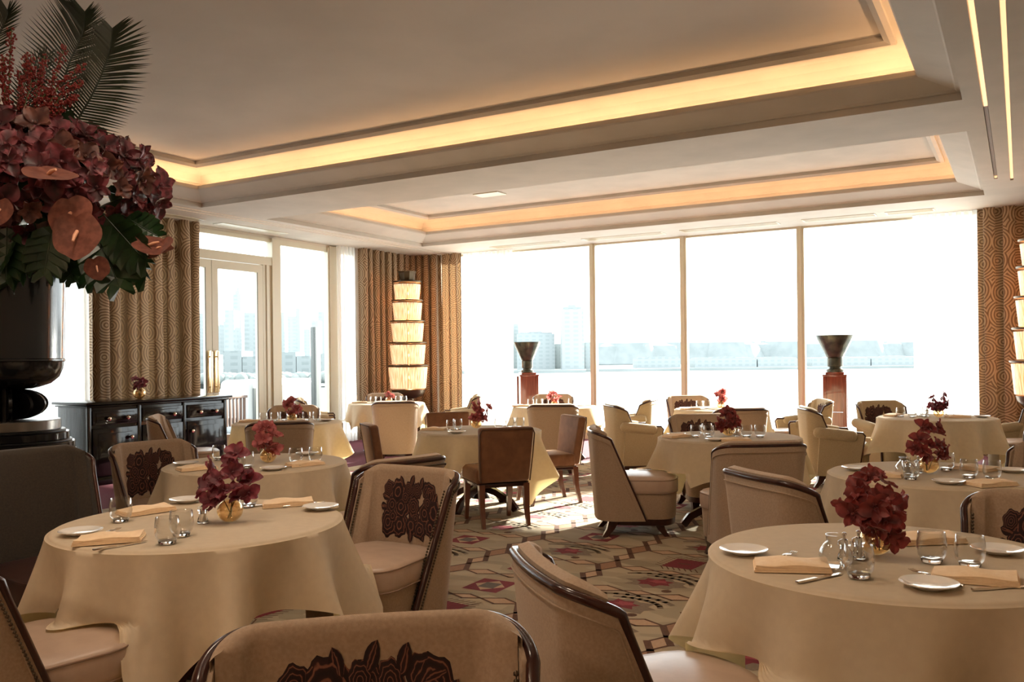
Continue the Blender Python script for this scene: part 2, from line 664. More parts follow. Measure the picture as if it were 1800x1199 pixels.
g = MB()
g.rbox((-6.70, 10.87, 3.832), (.42, .26, .014), .004, 1)
tag(g.build('ceiling_hatch', M['cream'], None, 0), 'small flush white hatch on the ceiling of the smaller recess', 'hatch')
# walls
wl = MB()
wl.box(XL - .15, XL, YF, 5.0, 0, 3.4)
wl.box(XL - .15, XL, 5.0, YB + .15, 0, .08)
wl.box(XL - .15, XL, 5.0, YB + .15, 3.36, 4.0)
wl.box(XL - .12, XL - .02, 13.0, YB + .15, 0, 3.4)
struct('wall_left', wl, M['creamwall'])
wb = MB()
wb.box(XL - .15, XR + .15, YB + .005, YB + .15, 3.40, 4.0)
wb.box(XL - .15, XR + .15, YB, YB + .15, 0, .06)
wb.box(XL - .15, XL + .75, YB, YB + .1, 0, 3.4)
wb.box(-.45, XR + .15, YB, YB + .1, 0, 3.4)
struct('wall_back', wb, M['creamwall'])
wr = MB()
wr.box(XR, XR + .15, YF, YB + .15, 0, 4.0)
struct('wall_right', wr, M['creamwall'])
wf = MB()
wf.box(XL - .15, XR + .15, YF - .15, YF, 0, 4.0)
struct('wall_front', wf, M['woodwall'])

# back windows: mullions and panes
mull = [-9.48, -8.22, -6.42, -4.78, -2.91, -.45]
wn_i = 1
for a, b in zip(mull[:-1], mull[1:]):
    f = MB()
    for x in ((a, b) if a == mull[0] else (b,)):
        if x < -.5:
            f.box(x - .055, x + .055, YB - .02, YB + .08, .06, 3.40)
            f.box(x - .018, x + .018, YB - .045, YB - .02, .06, 3.40)
    f.box(a + .045, b - .045, YB + .0, YB + .07, .06, .13)
    f.box(a + .045, b - .045, YB + .0, YB + .07, 3.37, 3.40)
    o = struct('window_%d' % wn_i, f, M['cream'])
    g = MB()
    g.box(a + .055, b - .055, YB + .03, YB + .034, .13, 3.37)
    g.build('pane', M['pane'], o, 0)
    wn_i += 1
# left wall windows
for a, b in ((5.0, 6.9), (10.1, 11.36), (11.5, 12.95)):
    f = MB()
    f.box(XL - .08, XL + .02, a, a + .07, .08, 3.36)
    f.box(XL - .08, XL + .02, b - .09, b, .08, 3.36)
    f.box(XL - .06, XL, a + .07, b - .09, 3.28, 3.36)
    f.box(XL - .06, XL, a + .07, b - .09, .08, .14)
    o = struct('window_%d' % wn_i, f, M['cream'])
    g = MB()
    g.box(XL - .035, XL - .031, a + .07, b - .09, .14, 3.28)
    g.build('pane', M['pane'], o, 0)
    wn_i += 1
f = MB()
f.box(XL - .07, XL + .035, 11.30, 11.52, .06, 3.38)
struct('trim_1', f, M['cream'])
# french doors with transom
f = MB()
f.box(XL - .08, XL + .06, 6.9, 7.02, .08, 3.36)
f.box(XL - .08, XL + .06, 9.95, 10.1, .08, 3.36)
f.box(XL - .08, XL + .05, 7.02, 9.95, 2.93, 3.06)
f.box(XL - .06, XL + .02, 7.02, 9.95, 3.30, 3.36)
f.box(XL - .05, XL + .03, 9.78, 9.95, .08, 2.93)
f.box(XL - .02, XL + .045, 9.84, 9.90, .08, 2.93)
o = struct('trim_2', f, M['cream'])
g = MB()
g.box(XL - .035, XL - .03, 7.02, 9.95, 3.06, 3.30)
g.build('pane', M['pane'], o, 0)
for i, (a, b) in enumerate(((7.78, 8.775), (8.785, 9.775))):
    f = MB()
    st = .11
    f.box(XL - .03, XL + .03, a, a + st, .10, 2.92)
    f.box(XL - .03, XL + .03, b - st, b, .10, 2.92)
    f.box(XL - .03, XL + .03, a + st, b - st, 2.80, 2.92)
    f.box(XL - .03, XL + .03, a + st, b - st, .10, .34)
    o = struct('door_%d' % (i + 1), f, M['cream'])
    g = MB()
    g.box(XL - .004, XL, a + st, b - st, .34, 2.80)
    g.build('pane', M['pane'], o, 0)
    g = MB()
    for yy in ((b - .10, b - .08) if i == 0 else (a + .08, a + .10)):
        pass
    e = b - .055 if i == 0 else a + .055
    g.rbox((XL + .034, e, 1.28), (.008, .07, .62), .003)
    g.rbox((XL + .085, e, 1.28), (.022, .032, .60), .008)
    g.box(XL + .036, XL + .08, e - .01, e + .01, 1.05, 1.07)
    g.box(XL + .036, XL + .08, e - .01, e + .01, 1.49, 1.51)
    g.build('door_handle', M['gold_bar'], o)['label'] = 'tall pale gold pull handle'
    g = MB()
    g.box(XL + .031, XL + .034, (b - st - .012) if i == 0 else (b - st - .012), b - st, .34, 2.80)
    g.build('gasket', M['blackmetal'], o, 0)

# ------------------------------------------------------------------ floor and carpet
cp = MB()
BX, BYY = -7.75, 10.85
cp.add([(BX, YF, 0), (XR, YF, 0), (XR, BYY, 0), (BX, BYY, 0)], [(0, 1, 2, 3)], 0)
cp.add([(XL, YF, 0), (BX, YF, 0), (BX, YB, 0), (XL, YB, 0)], [(0, 1, 2, 3)], 1)
cp.add([(BX, BYY, 0), (XR, BYY, 0), (XR, YB, 0), (BX, YB, 0)], [(0, 1, 2, 3)], 1)


def pl(pts, z, mi):
    cp.add([(x, y, z) for x, y in pts], [tuple(range(len(pts)))], mi)


def line(p, q, w_, z, mi):
    d = Vector((q[0] - p[0], q[1] - p[1]))
    n = Vector((-d.y, d.x)).normalized() * w_ / 2
    e = d.normalized() * w_ * .4
    pl([(p[0] - e.x - n.x, p[1] - e.y - n.y), (q[0] + e.x - n.x, q[1] + e.y - n.y), (q[0] + e.x + n.x, q[1] + e.y + n.y), (p[0] - e.x + n.x, p[1] - e.y + n.y)], z, mi)


def rhomb(cx, cyy, a, b, fill, thick=False):
    l_, r_, t_, b_ = (cx - a, cyy), (cx + a, cyy), (cx, cyy + b), (cx, cyy - b)
    pl([b_, r_, t_, l_], .0010, fill)
    for p, q, th in ((b_, l_, thick), (r_, t_, thick), (l_, t_, False), (b_, r_, False)):
        line(p, q, .038 if th else .017, .0016 if th else .0013, 3)


def flower(cx, cyy, rnd):
    def blob(x, y, rx, ry, n, jag, mi, z, a0=0):
        pts = []
        for i in range(n):
            a = 2 * pi * i / n + a0
            k = 1 + jag * (1 if i % 2 else -1) * rnd.uniform(.4, 1)
            pts.append((x + rx * k * cos(a), y + ry * k * sin(a)))
        o = len(cp.v)
        cp.add([(x, y, z)] + [(p[0], p[1], z) for p in pts], [(0, i + 1, (i + 1) % n + 1) for i in range(n)], mi)
    blob(cx + .02, cyy - .02, .19, .13, 16, .22, 5, .0007, rnd.random())
    for k in range(2):
        pts = []
        rr = .19 + .07 * k
        for i in range(9):
            a = .2 + i * .22 + k * .4
            pts.append((cx + rr * cos(a) * 1.25, cyy + rr * sin(a) * .8))
        for p, q in zip(pts[:-1], pts[1:]):
            line(p, q, .035, .0008 + .0001 * k, 5)
    blob(cx, cyy, .105, .085, 14, .30, 6, .0011, rnd.random())
    blob(cx + .02, cyy + .02, .06, .035, 10, .3, 7, .0014, rnd.random())
    n = 12
    cp.add([(cx + .14, cyy - .17, .0012)] + [(cx + .14 + .032 * cos(2 * pi * i / n), cyy - .17 + .032 * sin(2 * pi * i / n), .0012) for i in range(n)], [(0, i + 1, (i + 1) % n + 1) for i in range(n)], 3)


def fringe(cx, cyy):
    pl([(cx - .12, cyy - .12), (cx + .10, cyy - .14), (cx + .13, cyy + .11), (cx - .09, cyy + .14)], .0010, 6)
    for i in range(7):
        t_ = i / 6
        for sg in (-1, 1):
            x = cx - .12 + .24 * t_
            line((x, cyy + sg * .12), (x + .04, cyy + sg * .19), .009, .0012, 3)
            y = cyy - .12 + .24 * t_
            line((cx + sg * .11, y), (cx + sg * .17, y + .03), .009, .0012, 3)
    pl([(cx - .04, cyy - .01), (cx + .05, cyy - .01), (cx + .05, cyy + .01), (cx - .04, cyy + .01)], .0014, 3)


def diamond(cx, cyy):
    a, b = .125, .135
    pl([(cx - a, cyy - b), (cx + a, cyy - b), (cx + a, cyy + b), (cx - a, cyy + b)], .0008, 6)
    pl([(cx, cyy - b * .86), (cx + a * .86, cyy), (cx, cyy + b * .86), (cx - a * .86, cyy)], .0011, 2)
    pl([(cx - a * .45, cyy - b * .45), (cx + a * .45, cyy - b * .45), (cx + a * .45, cyy + b * .45), (cx - a * .45, cyy + b * .45)], .0014, 8)


rn = random.Random(5)
fixed = {(0, 0): 'D', (0, 1): 'D', (0, 2): 'F', (0, 3): 'D', (-1, 2): 'D', (-1, 3): 'F', (1, 0): 'F', (1, 1): 'F', (1, 2): 'R', (1, 3): 'F', (-1, 4): 'F', (0, 4): 'F', (0, 5): 'R'}
for i in range(-5, 5):
    X = -2.90 + .885 * i
    for j in range(-9, 12):
        Y = 4.655 + .55 * j
        if not (BX + .2 < X < XR - .25 and Y < BYY - .35):
            continue
        k = fixed.get((i, j)) or rn.choice('DFFFRD')
        if k == 'D':
            diamond(X, Y)
        elif k == 'F':
            flower(X, Y, rn)
        else:
            fringe(X, Y)
for i in range(-5, 5):
    X = -3.342 + .885 * i
    for j in range(-9, 12):
        Y = 4.93 + .55 * j
        if not (BX + .1 < X < XR - .1 and Y < BYY - .2):
            continue
        rhomb(X, Y, .08, .158, 4, True)
        rhomb(X, Y + .275, .062, .117, 2, True)
        if X + .85 < XR:
            rhomb(X + .08 + .13, Y, .13, .065, 2)
            rhomb(X + .08 + .26 + .103, Y, .103, .046, 2)
            rhomb(X + .08 + .26 + .206 + .13, Y, .13, .065, 2)


def carpet(name, c1, c2, sc_=60):
    m = mat(name, rough=.95)
    return noisy(m, c1, c2, sc_, 3, bump=.5, bscale=700)


m = mat('carpet_ground', rough=.95)
tc = N(m, 'ShaderNodeTexCoord')
mp = N(m, 'ShaderNodeMapping')
mp.inputs['Scale'].default_value = (2.2, 5.5, 1)
mp.inputs['Rotation'].default_value = (0, 0, .5)
L(m, tc, 'Object', mp, 0)
vo = N(m, 'ShaderNodeTexVoronoi')
vo.inputs['Scale'].default_value = 1.6
L(m, mp, 0, vo, 'Vector')
n2 = N(m, 'ShaderNodeTexNoise')
n2.inputs['Scale'].default_value = 260
L(m, tc, 'Object', n2, 'Vector')
mx = N(m, 'ShaderNodeMath', operation='MULTIPLY_ADD')
mx.inputs[1].default_value = .35
L(m, n2, 0, mx, 0)
sp = N(m, 'ShaderNodeSeparateXYZ')
L(m, vo, 'Color', sp, 0)
L(m, sp, 0, mx, 2)
r = ramp(m, [(.2, (.30, .245, .165)), (.5, (.36, .30, .205)), (.65, (.40, .315, .21)), (1.0, (.44, .36, .245))])
L(m, mx, 0, r, 0)
L(m, r, 0, P(m), 'Base Color')
b = N(m, 'ShaderNodeBump')
b.inputs['Strength'].default_value = .4
b.inputs['Distance'].default_value = .003
L(m, n2, 0, b, 'Height')
L(m, b, 0, P(m), 'Normal')
CM = [m, carpet('carpet_magenta', (.10, .011, .024), (.13, .015, .032)), carpet('carpet_peach', (.47, .31, .20), (.52, .35, .23)), carpet('carpet_brown', (.10, .045, .025), (.13, .06, .035)),
      carpet('carpet_rust', (.30, .165, .095), (.35, .19, .11)), carpet('carpet_taupe', (.20, .15, .105), (.24, .18, .125)), carpet('carpet_maroon', (.17, .018, .028), (.21, .025, .036)),
      carpet('carpet_rose', (.30, .05, .06), (.35, .065, .075)), carpet('carpet_grey', (.12, .10, .085), (.15, .125, .105))]
struct('floor', cp, CM)
fb = MB()
fb.box(XL - .15, XR + .15, YF - .15, YB + .15, -.2, -.003)
struct('floor', fb, M['woodwall'])


# ------------------------------------------------------------------ curtains
def drape(name, path, z0, z1, amp, fold, seed, m_, thick=0, gather=0.0, uvs=1.0):
    """pleated cloth hung along a ground path"""
    rnd = random.Random(seed)
    path = [Vector((p[0], p[1])) for p in path]
    seg = [(path[i + 1] - path[i]).length for i in range(len(path) - 1)]
    tot = sum(seg)
    n = int(tot / fold * 18)
    ph = [rnd.uniform(0, 6.3) for _ in range(4)]

    def pt(s_):
        s_ = max(0, min(tot - 1e-6, s_))
        for i, l_ in enumerate(seg):
            if s_ <= l_ or i == len(seg) - 1:
                d = (path[i + 1] - path[i]).normalized()
                return path[i] + d * s_, Vector((-d.y, d.x))
            s_ -= l_
    rows, uvr = [], []
    nz = 14
    for j in range(nz + 1):
        v = j / nz
        z = z0 + (z1 - z0) * v
        row, ur = [], []
        u = 0
        pp = None
        for i in range(n + 1):
            s_ = tot * i / n
            w_ = s_ / fold * 2 * pi
            w_ += .9 * sin(s_ * 2.1 + ph[0]) + .25 * (1 - v) * sin(s_ * 5 + ph[1] + v * 2)
            a = amp * (.75 + .35 * sin(s_ * 3.3 + ph[2]) + .12 * sin(v * 4 + s_ * 7 + ph[3]))
            off = a * (1.25 * sin(w_) + .35 * sin(w_ * .5 + ph[1] + v * 1.5))
            side = -.16 * fold * sin(2 * w_)
            flare = gather * (1 - v) ** 1.3 * (s_ / tot - .5) * tot
            p_, nn = pt(s_ + side)
            d = Vector((nn.y, -nn.x))
            q = p_ + nn * off + d * flare
            if pp is not None:
                u += (q - pp).length
            pp = q.copy()
            row.append((q.x, q.y, z))
            ur.append((u * uvs, z * uvs))
        rows.append(row)
        uvr.append(ur)
    mb = MB().grid(rows, 0, uv=uvr)
    return mb.build(name, m_, None, 60)


CT = ZC - .002
for nm, path, amp, fold, sd_, mt, lab, cat, ga in (
        ('patterned_curtain', [(-10.06, 8.38), (-10.06, 6.72)], .085, .20, 3, 'curtain', 'tan circle-patterned curtain beside the french doors, behind the black sideboard', 'curtain', .02),
        ('patterned_curtain', [(-9.43, 13.5), (-9.98, 13.42), (-10.02, 12.5), (-10.02, 11.85)][::-1], .062, .17, 8, 'curtain', 'tan circle-patterned curtain wrapping the corner behind the tall tiered lamp, left half', 'curtain', 0),
        ('patterned_curtain', [(-9.40, 13.5), (-8.99, 13.5)], .062, .17, 12, 'curtain', 'tan circle-patterned curtain right of the tall tiered lamp, beside the window sheer', 'curtain', .04),
        ('patterned_curtain', [(-.50, 13.5), (.35, 13.5), (.66, 13.2), (.70, 12.2)], .075, .235, 21, 'curtain', 'tan circle-patterned curtain hanging in the right corner of the window wall', 'curtain', 0),
        ('sheer_curtain', [(-10.06, 6.72), (-10.06, 5.0)], .022, .10, 31, 'sheer', 'white sheer curtain between the big urn and the patterned curtain', 'curtain', 0),
        ('sheer_curtain', [(-10.10, 11.9), (-10.10, 11.38)], .02, .09, 32, 'sheer', 'narrow white sheer curtain left of the corner lamp', 'curtain', 0),
        ('sheer_curtain', [(-9.0, 13.62), (-7.93, 13.62)], .022, .10, 33, 'sheer', 'white sheer curtain on the window wall, right of the corner lamp', 'curtain', 0),
        ('sheer_curtain', [(-1.32, 13.62), (-.42, 13.62)], .022, .10, 34, 'sheer', 'white sheer curtain at the right end of the window wall', 'curtain', 0)):
    o = drape(nm, path, .015, CT, amp, fold, sd_, M[mt], gather=ga)
    tag(o, lab, cat)
# the curtain right of the lamp is wider: it closes the corner
# ------------------------------------------------------------------ corner lamps
RZ = [(.905, 1.285, .318, .352, 1.32), (1.34, 1.685, .288, .322, 1.73), (1.75, 2.075, .262, .295, 2.12), (2.14, 2.44, .238, .268, 2.49), (2.51, 2.775, .215, .243, 2.825)]


def corner_lamp():
    t_ = thing('tiered_floor_lamp', None, None)
    b_ = MB()
    b_.lathe([(.24, 0), (.24, .03), (.21, .05), (.10, .08), (.085, .12), (.085, .66), (.10, .68), (.10, .72), (.22, .76), (.29, .82), (.305, .885), (.29, .895), (.05, .90)], 40)
    b_.build('pedestal_bowl', M['lampmetal'], t_)
    c_ = MB()
    c_.lathe([(.03, .9), (.03, 2.84)], 12)
    c_.build('pole', M['brass'], t_)
    for z0, z1, r0, r1, zr in RZ:
        s_ = MB()
        s_.lathe([(r0, z0), (r1, z1)], 48, cap=False, uv=True)
        sh = s_.build('lamp_shade', M['shade'], t_)
        k = MB()
        k.lathe([(r1 * .62, zr - .045), (r1 * .66, zr - .045), (r1 * .66, zr - .02), (r1 + .012, zr - .02), (r1 + .022, zr - .008), (r1 + .022, zr + .006), (r1 * .75, zr + .006), (r1 * .7, zr - .0)], 48, cap=False)
        k.lathe([(r1 * .62, zr - .03), (r1 * .62, zr - .029)], 24)
        k.build('ring', M['lampmetal'], t_)
    for zz in (1.1, 1.5, 1.9, 2.28, 2.62):
        ld = bpy.data.lights.new('bulb', 'POINT')
        ld.energy = 8
        ld.color = (1.0, .48, .18)
        ld.shadow_soft_size = .05
        lo = bpy.data.objects.new('bulb', ld)
        COL.objects.link(lo)
        lo.location = (.05, 0, zz)
        lo.parent = t_
    c_ = MB()
    c_.lathe([(.125, 2.83), (.135, 2.86), (.155, 2.985), (.172, 3.01), (.150, 3.01), (.12, 2.86)], 10, cap=False)
    c_.lathe([(.12, 2.85), (.12, 2.855)], 10)
    c_.build('crown', M['lampmetal'], t_, 20)
    return t_


place('lamp', corner_lamp, (-9.55, 12.62, 0), 0, 'tall tiered floor lamp with five glowing glass-rod shades in the far left corner', 'lamp')
place('lamp', corner_lamp, (.24, 12.62, 0), .4, 'tall tiered floor lamp cut by the right edge, in front of the right curtain', 'lamp')


# ------------------------------------------------------------------ pedestals and urns
def pedestal():
    t_ = thing('pedestal', None, None)
    b_ = MB()
    b_.rbox((0, 0, .06), (.36, .36, .12), .008)
    b_.build('base', M['redwood'], t_)
    b_ = MB()
    b_.rbox((0, 0, .35), (.29, .29, .50), .004, 1)
    b_.rbox((0, 0, .86), (.29, .29, .51), .004, 1)
    for sx in (-1, 1):
        for sy in (-1, 1):
            b_.rbox((sx * .135, sy * .135, .61), (.05, .05, 1.0), .004, 1)
    b_.build('shaft', M['redwood'], t_)
    b_ = MB()
    b_.rbox((0, 0, 1.125), (.33, .33, .03), .004)
    b_.rbox((0, 0, 1.155), (.25, .25, .04), .004)
    b_.build('cap', M['redwood'], t_)
    return t_


def urn():
    mb = MB()
    mb.lathe([(.115, 0), (.12, .02), (.115, .04), (.085, .05), (.08, .07), (.105, .08), (.105, .20), (.095, .205), (.115, .215), (.15, .30), (.20, .40), (.235, .47), (.250, .515), (.252, .53), (.242, .53), (.225, .48), (.18, .38), (.10, .26), (.02, .23)], 40)
    # alternate flutes give the faceted sheen
    o = mb.build('bronze_urn', M['bronze'], None, 50)
    return o


for (x, y, rz, a, b_, s_) in ((-7.42, 13.22, .75, 'dark red mahogany pedestal left of the windows, under the smaller-looking urn', 'flared bronze urn on the left mahogany pedestal', (.92, .92, 1)),
                              (-2.32, 13.22, .12, 'dark red mahogany pedestal right of the fourth window post, under the larger-looking urn', 'flared bronze urn on the right mahogany pedestal', (1.02, 1.02, 1))):
    place('ped', pedestal, (x, y, 0), rz, a, 'pedestal')
    place('urn', urn, (x, y, 1.1755), rz, b_, 'urn', None, s_)


# ------------------------------------------------------------------ sideboard
def sideboard():
    t_ = thing('sideboard', None, None)      # local: front +X, runs along Y 0..2
    W_, D_ = 2.02, .56
    b_ = MB()
    b_.rbox((-D_ / 2, W_ / 2, .50), (D_, W_, .84), .006)
    for y in (.02, .68, 1.34, 2.0):
        b_.rbox((.0, y, .50), (.03, .05, .86), .004)
    b_.build('body', M['lacquer'], t_)
    b_ = MB()
    b_.rbox((-D_ / 2 + .01, W_ / 2, .925), (D_ + .06, W_ + .05, .02), .006)
    b_.rbox((-D_ / 2 + .02, W_ / 2, .958), (D_ + .12, W_ + .11, .034), .012)
    b_.build('top', M['lacquer'], t_)
    b_ = MB()
    b_.rbox((-D_ / 2, W_ / 2, .05), (D_ + .04, W_ + .03, .10), .012)
    b_.build('plinth', M['lacquer'], t_)
    for c in range(3):
        y0 = .05 + c * .66
        d = MB()
        d.rbox((.012, y0 + .30, .79), (.022, .59, .17), .006)
        d.rbox((.022, y0 + .30, .79), (.014, .51, .11), .008)
        dr = d.build('drawer', M['lacquer'], t_)
        for yy in (.19, .44):
            k = MB()
            k.sphere((.062, y0 + yy, .775), .027, 16, 10)
            k.tube([(.025, y0 + yy, .775), (.05, y0 + yy, .775)], .010)
            k.build('knob', M['knob'], dr)
        d = MB()
        d.rbox((.012, y0 + .30, .39), (.022, .59, .55), .006)
        d.rbox((.020, y0 + .30, .39), (.014, .46, .43), .008)
        do = d.build('door', M['lacquer'], t_)
        k = MB()
        ky = y0 + (.49, .09, .06)[c]
        k.sphere((.060, ky, .54), .025, 16, 10)
        k.tube([(.025, ky, .54), (.05, ky, .54)], .010)
        k.build('knob', M['knob'], do)
    return t_


place('sb', sideboard, (-9.27, 6.17, 0), 0, 'long black lacquered sideboard with brass knobs before the patterned curtain', 'sideboard')

# ------------------------------------------------------------------ outside
wt = MB()
wt.add([(-3000, -500, -12), (1500, -500, -12), (1500, 3200, -12), (-3000, 3200, -12)], [(0, 1, 2, 3)])
mw = mat('water', (.30, .33, .335), .35)
wa = struct('water', wt, mw)
dk = MB()
dk.box(-15.6, XL - .16, 3.5, 16.4, -.12, -.02)
dk.box(XL - .16, 2, YB + .16, 16.4, -.35, -.12)
dkk = struct('deck', dk, M['white_out'])
c_ = MB()
c_.rbox((-13.6, 13.2, .50), (.9, 1.95, 1.10), .12, 4)
o = c_.build('deck_locker', M['white_out'])
tag(o, 'white rounded locker outside on the deck, behind the grey post', 'locker')
d = MB()
d.rbox((-13.14, 12.98, .46), (.03, 1.36, .86), .01)
d.build('door', M['grey_out'], o)['label'] = 'pale grey front panel'
p_ = MB()
p_.rbox((-12.6, 13.51, 1.05), (.10, .20, 2.14), .01)
p_.rbox((-12.53, 13.44, 1.05), (.03, .05, 2.14), .005)
o = p_.build('grey_post', M['grey_out'])
tag(o, 'tall flat grey post standing on the deck outside the left windows', 'post')
t_ = thing('deck_armchair', 'slatted teak armchair outside on the deck beyond the french doors', 'chair', (-12.9, 11.5, 0), .1)
s_ = MB()
for k in range(8):
    s_.rbox((.05, -.33 + k * .095, .48), (.03, .055, .56), .006)
s_.rbox((.05, 0, .75), (.06, .80, .05), .01)
s_.build('backrest', M['teak'], t_)
s_ = MB()
s_.rbox((-.35, 0, .28), (.66, .70, .16), .05, 3)
s_.rbox((-.30, -.42, .40), (.6, .16, .34), .06, 3)
s_.build('cushion', M['white_out'], t_)
for sx in (0.02, -.6):
    for sy in (-.36, .36):
        l_ = MB()
        l_.rbox((sx, sy, .12), (.05, .05, .28), .006)
        l_.build('leg', M['teak'], t_)


def facade(name, base, win, sx, sz):
    m = mat(name, base, .8)
    tc = N(m, 'ShaderNodeTexCoord')
    mp = N(m, 'ShaderNodeMapping')
    mp.inputs['Scale'].default_value = (sx, sx, sz)
    L(m, tc, 'Object', mp, 0)
    sp = N(m, 'ShaderNodeSeparateXYZ')
    L(m, mp, 0, sp, 0)
    ad = N(m, 'ShaderNodeMath', operation='ADD')
    L(m, sp, 0, ad, 0)
    L(m, sp, 1, ad, 1)

    def gate(src, idx, thr):
        f = N(m, 'ShaderNodeMath', operation='FRACT')
        L(m, src, idx, f, 0)
        g_ = N(m, 'ShaderNodeMath', operation='GREATER_THAN')
        g_.inputs[1].default_value = thr
        L(m, f, 0, g_, 0)
        return g_
    a, b_ = gate(ad, 0, .45), gate(sp, 2, .5)
    mu = N(m, 'ShaderNodeMath', operation='MULTIPLY')
    L(m, a, 0, mu, 0)
    L(m, b_, 0, mu, 1)
    mx = N(m, 'ShaderNodeMix', data_type='RGBA')
    mx.inputs[6].default_value = (*base, 1)
    mx.inputs[7].default_value = (*win, 1)
    L(m, mu, 0, mx, 0)
    m.node_tree.links.new(mx.outputs[2], P(m).inputs['Base Color'])
    return m


FA = facade('pale_facade', (.235, .262, .270), (.205, .235, .244), .16, .28)  # distance haze is put into these pale, low-contrast facade colours
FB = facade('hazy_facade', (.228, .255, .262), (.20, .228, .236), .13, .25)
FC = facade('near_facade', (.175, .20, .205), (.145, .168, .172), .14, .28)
land = MB()
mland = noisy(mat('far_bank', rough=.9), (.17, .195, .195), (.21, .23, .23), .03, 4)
for (pa_, pb_, d_, dd) in ((700, 1030, 760, 300), (1030, 2300, 790, 500)):
    a, b_ = at(pa_, d_), at(pb_, d_)
    a2, b2 = at(pa_, d_ + dd), at(pb_, d_ + dd)
    land.add([(a.x, a.y, -12), (b_.x, b_.y, -12), (b2.x, b2.y, -12), (a2.x, a2.y, -12), (a.x, a.y, -9.5), (b_.x, b_.y, -9.5), (b2.x, b2.y, -8.5), (a2.x, a2.y, -8.5)],
             [(0, 1, 5, 4), (4, 5, 6, 7), (0, 4, 7, 3), (1, 2, 6, 5), (3, 7, 6, 2)])
struct('ground', land, mland)
land = MB()
a, b_ = at(-300, 330), at(640, 520)
a2, b2 = at(-300, 900), at(640, 900)
land.add([(a.x, a.y, -12), (b_.x, b_.y, -12), (b2.x, b2.y, -12), (a2.x, a2.y, -12), (a.x, a.y, -9), (b_.x, b_.y, -9), (b2.x, b2.y, -9), (a2.x, a2.y, -9)], [(0, 1, 5, 4), (4, 5, 6, 7), (0, 4, 7, 3), (1, 2, 6, 5)])
struct('ground', land, mland)


def building(px0, px1, ytop, d_, m_, label, depth=30, crown=None, zb=-10, grp=None):
    a, b_ = at(px0, d_), at(px1, d_)
    wd = (b_ - a).length
    h = CAM_H + (630 - ytop) / FOC * d_
    mid = (a + b_) / 2 + FW * (depth / 2)
    mb = MB()
    mb.box(-wd / 2, wd / 2, -depth / 2, depth / 2, 0, h - zb)
    if crown:
        mb.box(-wd / 2 * crown[0], wd / 2 * crown[0], -depth / 3, depth / 3, h - zb, h - zb + crown[1])
        mb.box(-wd / 2 * crown[0] * .4, wd / 2 * crown[0] * .4, -depth / 5, depth / 5, h - zb + crown[1], h - zb + crown[1] * 1.6)
    o = mb.build('building', m_, None, 0)
    o.location = (mid.x, mid.y, zb)
    o.rotation_euler = (0, 0, YAW)
    tag(o, label, 'building', grp)


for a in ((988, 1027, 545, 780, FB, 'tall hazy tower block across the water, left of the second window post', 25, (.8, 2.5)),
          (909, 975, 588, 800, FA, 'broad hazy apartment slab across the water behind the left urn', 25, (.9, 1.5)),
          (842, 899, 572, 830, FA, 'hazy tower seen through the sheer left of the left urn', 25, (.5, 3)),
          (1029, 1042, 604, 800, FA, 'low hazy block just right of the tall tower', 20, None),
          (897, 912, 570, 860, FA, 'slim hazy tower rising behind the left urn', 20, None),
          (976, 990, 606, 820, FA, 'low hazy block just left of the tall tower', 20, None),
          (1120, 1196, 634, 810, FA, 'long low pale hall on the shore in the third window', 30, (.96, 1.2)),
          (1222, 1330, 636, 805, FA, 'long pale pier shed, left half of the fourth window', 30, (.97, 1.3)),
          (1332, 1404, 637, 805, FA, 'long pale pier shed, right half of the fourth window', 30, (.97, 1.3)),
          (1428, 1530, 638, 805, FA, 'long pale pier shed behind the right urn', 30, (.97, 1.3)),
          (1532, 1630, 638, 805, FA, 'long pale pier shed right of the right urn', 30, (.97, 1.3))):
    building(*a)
rn = random.Random(11)
sky = [(338, 352, 545), (352, 366, 566), (366, 384, 520), (384, 398, 560), (396, 412, 540), (410, 424, 512), (424, 432, 530), (430, 450, 545), (450, 462, 530), (462, 478, 548), (488, 500, 545), (500, 522, 552), (521, 528, 538), (530, 545, 575), (548, 560, 560), (560, 575, 545), (575, 596, 566)]
words = ['leftmost hazy city tower beside the patterned curtain', 'second low city block from the patterned curtain', 'wide hazy city tower behind the left door post', 'short city block right of the door posts',
         'mid-height city tower in the left of the right-hand door', 'tallest spired hazy city tower seen in the right-hand door', 'slim tower touching the spired tower', 'broad city block right of the spired tower', 'city tower at the right edge of the door glass',
         'city block hidden partly by the door frame', 'city tower at the left edge of the window beside the doors', 'rounded hazy city block in the window beside the doors', 'slim pointed tower above the rounded city block',
         'low city block left of the grey deck post', 'small tower right of the grey deck post', 'city tower close to the sheer curtain', 'last city block behind the narrow sheer curtain']
NB = 0
for (a, b_, y), wds in zip(sky, words):
    NB += 1
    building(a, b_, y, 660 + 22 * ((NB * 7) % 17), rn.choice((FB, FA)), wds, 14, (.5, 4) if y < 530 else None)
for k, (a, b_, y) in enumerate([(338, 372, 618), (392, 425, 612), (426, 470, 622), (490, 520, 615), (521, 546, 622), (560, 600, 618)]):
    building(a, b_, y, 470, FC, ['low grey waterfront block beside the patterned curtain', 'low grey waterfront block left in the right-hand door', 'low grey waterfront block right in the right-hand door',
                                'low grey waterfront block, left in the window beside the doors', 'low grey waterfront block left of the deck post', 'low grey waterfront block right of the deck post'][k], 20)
mtree = noisy(mat('hazy_trees', rough=.95), (.12, .142, .138), (.17, .188, .184), .25, 4)  # haze over the trees is mixed into their grey colour
rn = random.Random(3)


